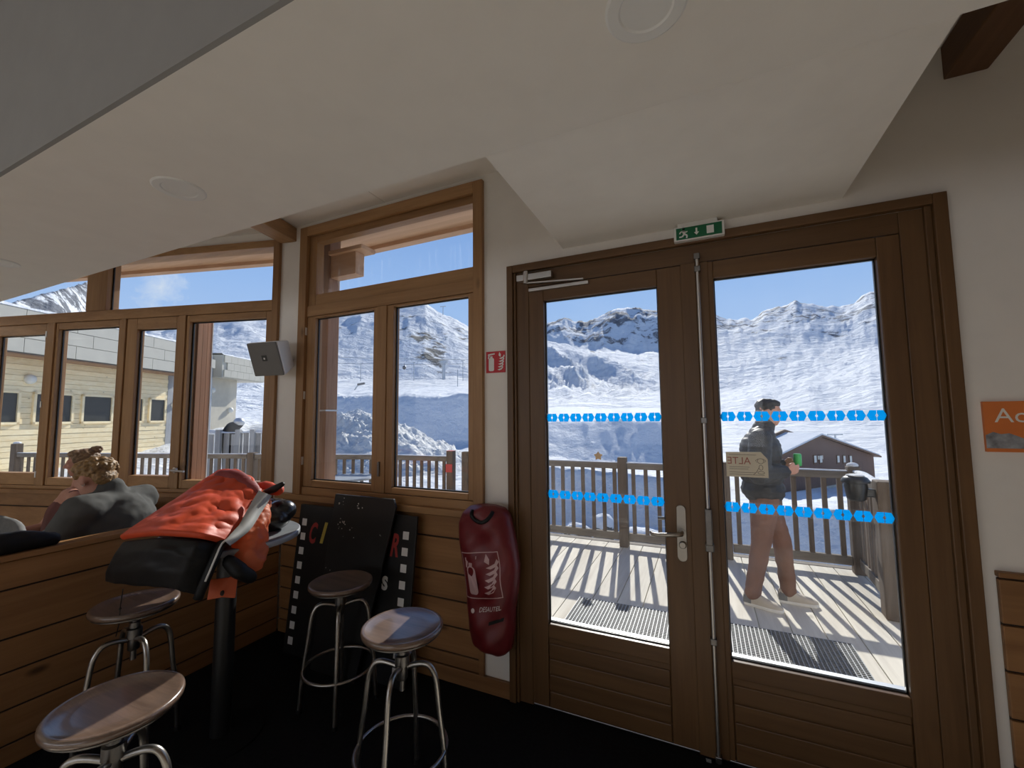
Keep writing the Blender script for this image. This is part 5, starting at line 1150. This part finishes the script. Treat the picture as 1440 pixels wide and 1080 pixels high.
for name, a, b, mt, lab in (('terrain_field', segN[0], segN[1], M['snowfield'], 0), ('hill', segN[1], segN[2], M['snowhill'], 0), ('mountain', segN[2], segN[3], M['snowmount'], 0)):
    rows = np.arange(a, b+1); P = np.stack([XX[rows], YY[rows], Z[rows]], -1).reshape(-1, 3); nr, nc = len(rows), len(xs)
    idx = np.arange(nr*nc).reshape(nr, nc); q = np.stack([idx[:-1, :-1], idx[:-1, 1:], idx[1:, 1:], idx[1:, :-1]], -1).reshape(-1, 4)
    me = bpy.data.meshes.new(name); me.from_pydata(P.tolist(), [], q.tolist()); me.materials.append(mt); me.polygons.foreach_set('use_smooth', [True]*len(me.polygons))
    me.attributes.new('rock', 'FLOAT', 'POINT').data.foreach_set('value', ROCK[rows].reshape(-1).astype(np.float32))
    o = bpy.data.objects.new(name, me); COL.objects.link(o); o['kind'] = 'structure'
    if o.data.polygons[len(o.data.polygons)//2].normal.z < 0: o.data.flip_normals()
# rest of the snowy plateau around and behind the lodge
m = MB(); N = 64; ring = lambda r, z: [(r*math.sin(2*PI*k/N), r*math.cos(2*PI*k/N), z) for k in range(N)]
# (behind the room only: from the right of the terrain round to its left)
P = []
for r, z in ((9.5, -.75), (40, -.8), (300, 2), (2500, 300)): P.append([(r*math.sin(t), r*math.cos(t), z) for t in [R(50)+(R(278)-R(50))*k/60 for k in range(61)]])
MB().grid(P).build('land', M['snowfield'], kind='structure', smooth=True)

# snow heap, shrub, boulders below the deck
pk = at_dist(503, 573, 21); gz = -.7
P = []; NR, NT_ = 90, 200; H = pk.z-gz
for i in range(NR+1):
    t = i/NR; row = []
    for k in range(NT_+1):
        a = 2*PI*k/NT_; r = t*5.6*(1+.12*math.sin(a*2+1)); hgt = H*(max(0, 1-t)**1.05)
        x_, y_ = pk.x+r*math.cos(a), pk.y+r*math.sin(a); n = mnoise.fractal(Vector((x_*.9, y_*.9, 3)), .9, 2.1, 6)
        row.append((x_, y_, gz-.05+hgt+(n*.30+.22*abs(mnoise.fractal(Vector((x_*3.1, y_*3.1, 7)), .7, 2.1, 4)))*min(1, t*5)*min(1, (1-t)*6)+.0))
    P.append(row)
sh_ = MB().grid(P).build('snow_heap', snow_mat('snow_heap_crust', 2.5, .9, .25, None, c=(.80, .79, .76)), None, smooth=True, origin=(pk.x, pk.y, gz)); tag(sh_, 'ploughed heap of lumpy snow outside the casement window', 'snow heap')
sb = at_dist(790, 716, 9.6); rr = random.Random(9)
sbz = -1.75
m = MB()
for k in range(46):
    a = rr.uniform(0, 2*PI); L = rr.uniform(.4, .9); p = Vector((sb.x+rr.uniform(-.12, .12), sb.y+rr.uniform(-.1, .1), sbz)); pts = [p]; dv = Vector((math.cos(a)*.45, math.sin(a)*.45, 1)).normalized()
    for q_ in range(5): dv = (dv+Vector((rr.gauss(0, .2), rr.gauss(0, .2), .02))).normalized(); p = p+dv*L/5; pts.append(p)
    m.tube(pts, [.012, .010, .008, .006, .004, .003], 5)
so = m.build('bare_shrub', M['bark'], None, origin=(sb.x, sb.y, sbz)); tag(so, 'bare twiggy shrub in the snow below the deck', 'shrub')
for px_, py_, r_, lab in ((812, 738, .42, 'snow covered boulder below the deck beside the bare shrub'), (903, 745, .50, 'snow covered boulder below the deck behind the left door handle'), (848, 727, .30, 'dark snow capped rock below the deck near the railing post')):
    c = at_dist(px_, py_, 11.3); t = thing('boulder', lab, 'rock', (c.x, c.y, -1.75), group='boulders below the deck')
    hz = max(.3, c.z+1.75)
    b = Blob(); b.ell((c.x, c.y, -1.75+hz*.45), (r_*.9, r_*.8, hz*.6)); b.build('stone', M['rock'], t, .04, 2, .06, 4)
    b = Blob(); b.ell((c.x, c.y, -1.75+hz*.8), (r_*.95, r_*.85, hz*.32)); b.build('snow_cover', snow, t, .04, 3, .04, 3)
# snow block on the bank
c = at_dist(845, 626, 39); bk = Blob(); bk.ell(c, (1.6, .8, 1.0)).ell(c+Vector((-1.0, 0, .1)), (.8, .7, 1.1)).ell(c+Vector((1.3, -.1, -.3)), (.9, .6, .7)); bo = bk.build('snow_block', snow, None, .12, 3, .2, .9, origin=tuple(c-Vector((0, 0, 1)))); tag(bo, 'big rounded snow block on the bluish bank behind the left door', 'snow block')
# ski lift masts, lamp poles and cables far out
def mast(px_, ytop, ybot, d, r, name, lab, arm=0, group='poles along the snowy road'):
    b = at_dist(px_, ybot, d); tz = at_dist(px_, ytop, d).z
    t = thing(name, lab, 'pole', tuple(b), group=group)
    MB().tube([(b.x, b.y, b.z-1.5), (b.x, b.y, tz)], r, 8).build('shaft', M['lightsteel'], t)
    if arm: MB().bar((b.x-arm, b.y-arm*.2, tz), (b.x+arm, b.y+arm*.2, tz), r*1.6, r*1.6).build('crossarm', M['lightsteel'], t)
mast(624, 509, 533, 235, 1.0, 'lift_tower', 'thick pale lift tower seen through the right casement', 2.0)
mast(643.5, 520, 553, 90, .10, 'road_pole', 'thin dark pole nearest the road, right casement', 0)
mast(651, 507, 534, 200, .16, 'road_pole', 'thin pole beside the right window jamb', 1.0)
mast(582, 510, 534, 200, .14, 'road_pole', 'thin pole on the road edge in the middle of the right casement', .6)
mast(507, 512, 533, 200, .14, 'road_pole', 'thin pole seen through the left casement', .8)
mast(627, 474, 486, 330, .4, 'lift_tower', 'small lift tower halfway up the rocky hill', 1.4)
mast(623, 431, 441, 420, .35, 'power_pylon', 'power pylon on the hill crest', 3.0)
mast(1175, 611, 622, 130, .18, 'lift_tower', 'lift tower above the chalet roof', 1.6)
for z0_, z1_, lab in ((500, 505, 'upper lift cable crossing the rocky hill'), (509, 511, 'lower lift cable crossing the rocky hill')):
    a = at_dist(430, z0_, 235); b = at_dist(690, z1_, 235); m = MB().tube([a.lerp(b, k/10)-Vector((0, 0, 3*math.sin(PI*k/10)*.3)) for k in range(11)], .06, 5); o = m.build('lift_cable', M['darksteel'], None, origin=tuple(a)); tag(o, lab, 'cable')
c = at_dist(568.5, 517, 235); g = Blob(); g.ell(c, (1.0, 1.0, 1.1)).cap(c+Vector((0, 0, .8)), c+Vector((0, 0, 2.4)), .15); go = g.build('gondola_cabin', M['darksteel'], None, .2, 1, origin=tuple(c)); tag(go, 'small dark gondola cabin hanging from the lower lift cable', 'gondola')
# snow canon / slide rail by the road
c = at_dist(503, 543, 60); t = thing('snow_gun', 'small snow gun on struts beside the road, left casement', 'snow gun', tuple(c-Vector((0, 0, 1))))
MB().bar(c+Vector((-.7, 0, -.7)), c+Vector((.1, 0, .25)), .12, .12).build('strut', M['lightsteel'], t); MB().bar(c+Vector((0, 0, .2)), c+Vector((1.0, .2, .35)), .22, .26).build('barrel', M['darksteel'], t)

# ================================================================== LIGHT
sd = Vector((-math.sin(R(9.0))*math.cos(R(31)), math.cos(R(9.0))*math.cos(R(31)), math.sin(R(31))))
su = bpy.data.objects.new('sun', bpy.data.lights.new('sun', 'SUN')); COL.objects.link(su); su.data.energy = 5.3; su.data.angle = R(.53); su.data.color = (1, .965, .90)
su.rotation_euler = (-sd).to_track_quat('-Z', 'Y').to_euler()
# fill lamps added in the unseen rear openings to brighten the room
for i, (a, b) in enumerate(((-8.2, -5.4), (-4.9, -2.1), (-1.6, 1.2))):
    L = bpy.data.objects.new('rear_window_daylight', bpy.data.lights.new('rear_window_daylight', 'AREA')); COL.objects.link(L); L.data.shape = 'RECTANGLE'; L.data.size = b-a; L.data.size_y = 1.7; L.data.energy = 15; L.data.color = (1, .95, .88)
    L.location = ((a+b)/2, -6.08, 1.75); L.rotation_euler = (R(90), 0, 0)
W = bpy.data.worlds.new('sky'); SC.world = W; W.use_nodes = True; nt = W.node_tree; nt.nodes.clear()
N_ = nt.nodes.new; o = N_('ShaderNodeOutputWorld'); bg = N_('ShaderNodeBackground'); tc = N_('ShaderNodeTexCoord'); sx = N_('ShaderNodeSeparateXYZ'); nt.links.new(tc.outputs['Generated'], sx.inputs[0])
rp = N_('ShaderNodeValToRGB'); e = rp.color_ramp.elements
st_ = [(.0, (.55, .62, .74)), (.47, (.60, .68, .80)), (.5, (.50, .66, .90)), (.56, (.44, .61, .90)), (.64, (.32, .51, .87)), (.76, (.17, .33, .70)), (.86, (.08, .17, .42)), (1, (.04, .10, .28))]
while len(e) < len(st_): e.new(.5)
for i, (p_, c_) in enumerate(st_): e[i].position = p_; e[i].color = (*c_, 1)
mr = N_('ShaderNodeMath'); mr.operation = 'MULTIPLY_ADD'; mr.inputs[1].default_value = .5; mr.inputs[2].default_value = .5; nt.links.new(sx.outputs[2], mr.inputs[0]); nt.links.new(mr.outputs[0], rp.inputs[0])
# a wisp of cloud low over the left building
cd_ = ray(226, 402).normalized(); vm = N_('ShaderNodeVectorMath'); vm.operation = 'DISTANCE'; vm.inputs[1].default_value = cd_; nv = N_('ShaderNodeVectorMath'); nv.operation = 'NORMALIZE'; nt.links.new(tc.outputs['Generated'], nv.inputs[0]); nt.links.new(nv.outputs[0], vm.inputs[0])
mk = N_('ShaderNodeMapRange'); mk.inputs[1].default_value = .0; mk.inputs[2].default_value = .075; mk.inputs[3].default_value = .40; mk.inputs[4].default_value = -.25; nt.links.new(vm.outputs['Value'], mk.inputs[0])
nz2 = N_('ShaderNodeTexNoise'); nz2.inputs['Scale'].default_value = 34; nz2.inputs['Detail'].default_value = 7; nz2.inputs['Roughness'].default_value = .62; nz2.inputs['Distortion'].default_value = .5; nt.links.new(nv.outputs[0], nz2.inputs['Vector'])
ad = N_('ShaderNodeMath'); ad.operation = 'ADD'; nt.links.new(mk.outputs[0], ad.inputs[0]); nt.links.new(nz2.outputs['Fac'], ad.inputs[1])
cr = N_('ShaderNodeMapRange'); cr.inputs[1].default_value = .52; cr.inputs[2].default_value = 1.05; cr.inputs[4].default_value = .85; nt.links.new(ad.outputs[0], cr.inputs[0])
mx = N_('ShaderNodeMix'); mx.data_type = 'RGBA'; nt.links.new(cr.outputs[0], mx.inputs[0]); nt.links.new(rp.outputs[0], mx.inputs[6]); mx.inputs[7].default_value = (.78, .83, .90, 1)
nt.links.new(mx.outputs[2], bg.inputs[0]); bg.inputs[1].default_value = 1.0; nt.links.new(bg.outputs[0], o.inputs[0])
SC.view_settings.view_transform = 'Standard'; SC.view_settings.look = 'None'; SC.view_settings.gamma = 1; SC.view_settings.exposure = 0.0; SC.view_settings.use_curve_mapping = False
SC.cycles.use_denoising = True
SC.cycles.max_bounces = 10; SC.cycles.diffuse_bounces = 5; SC.cycles.transparent_max_bounces = 24
SC.cycles.caustics_reflective = False; SC.cycles.caustics_refractive = False
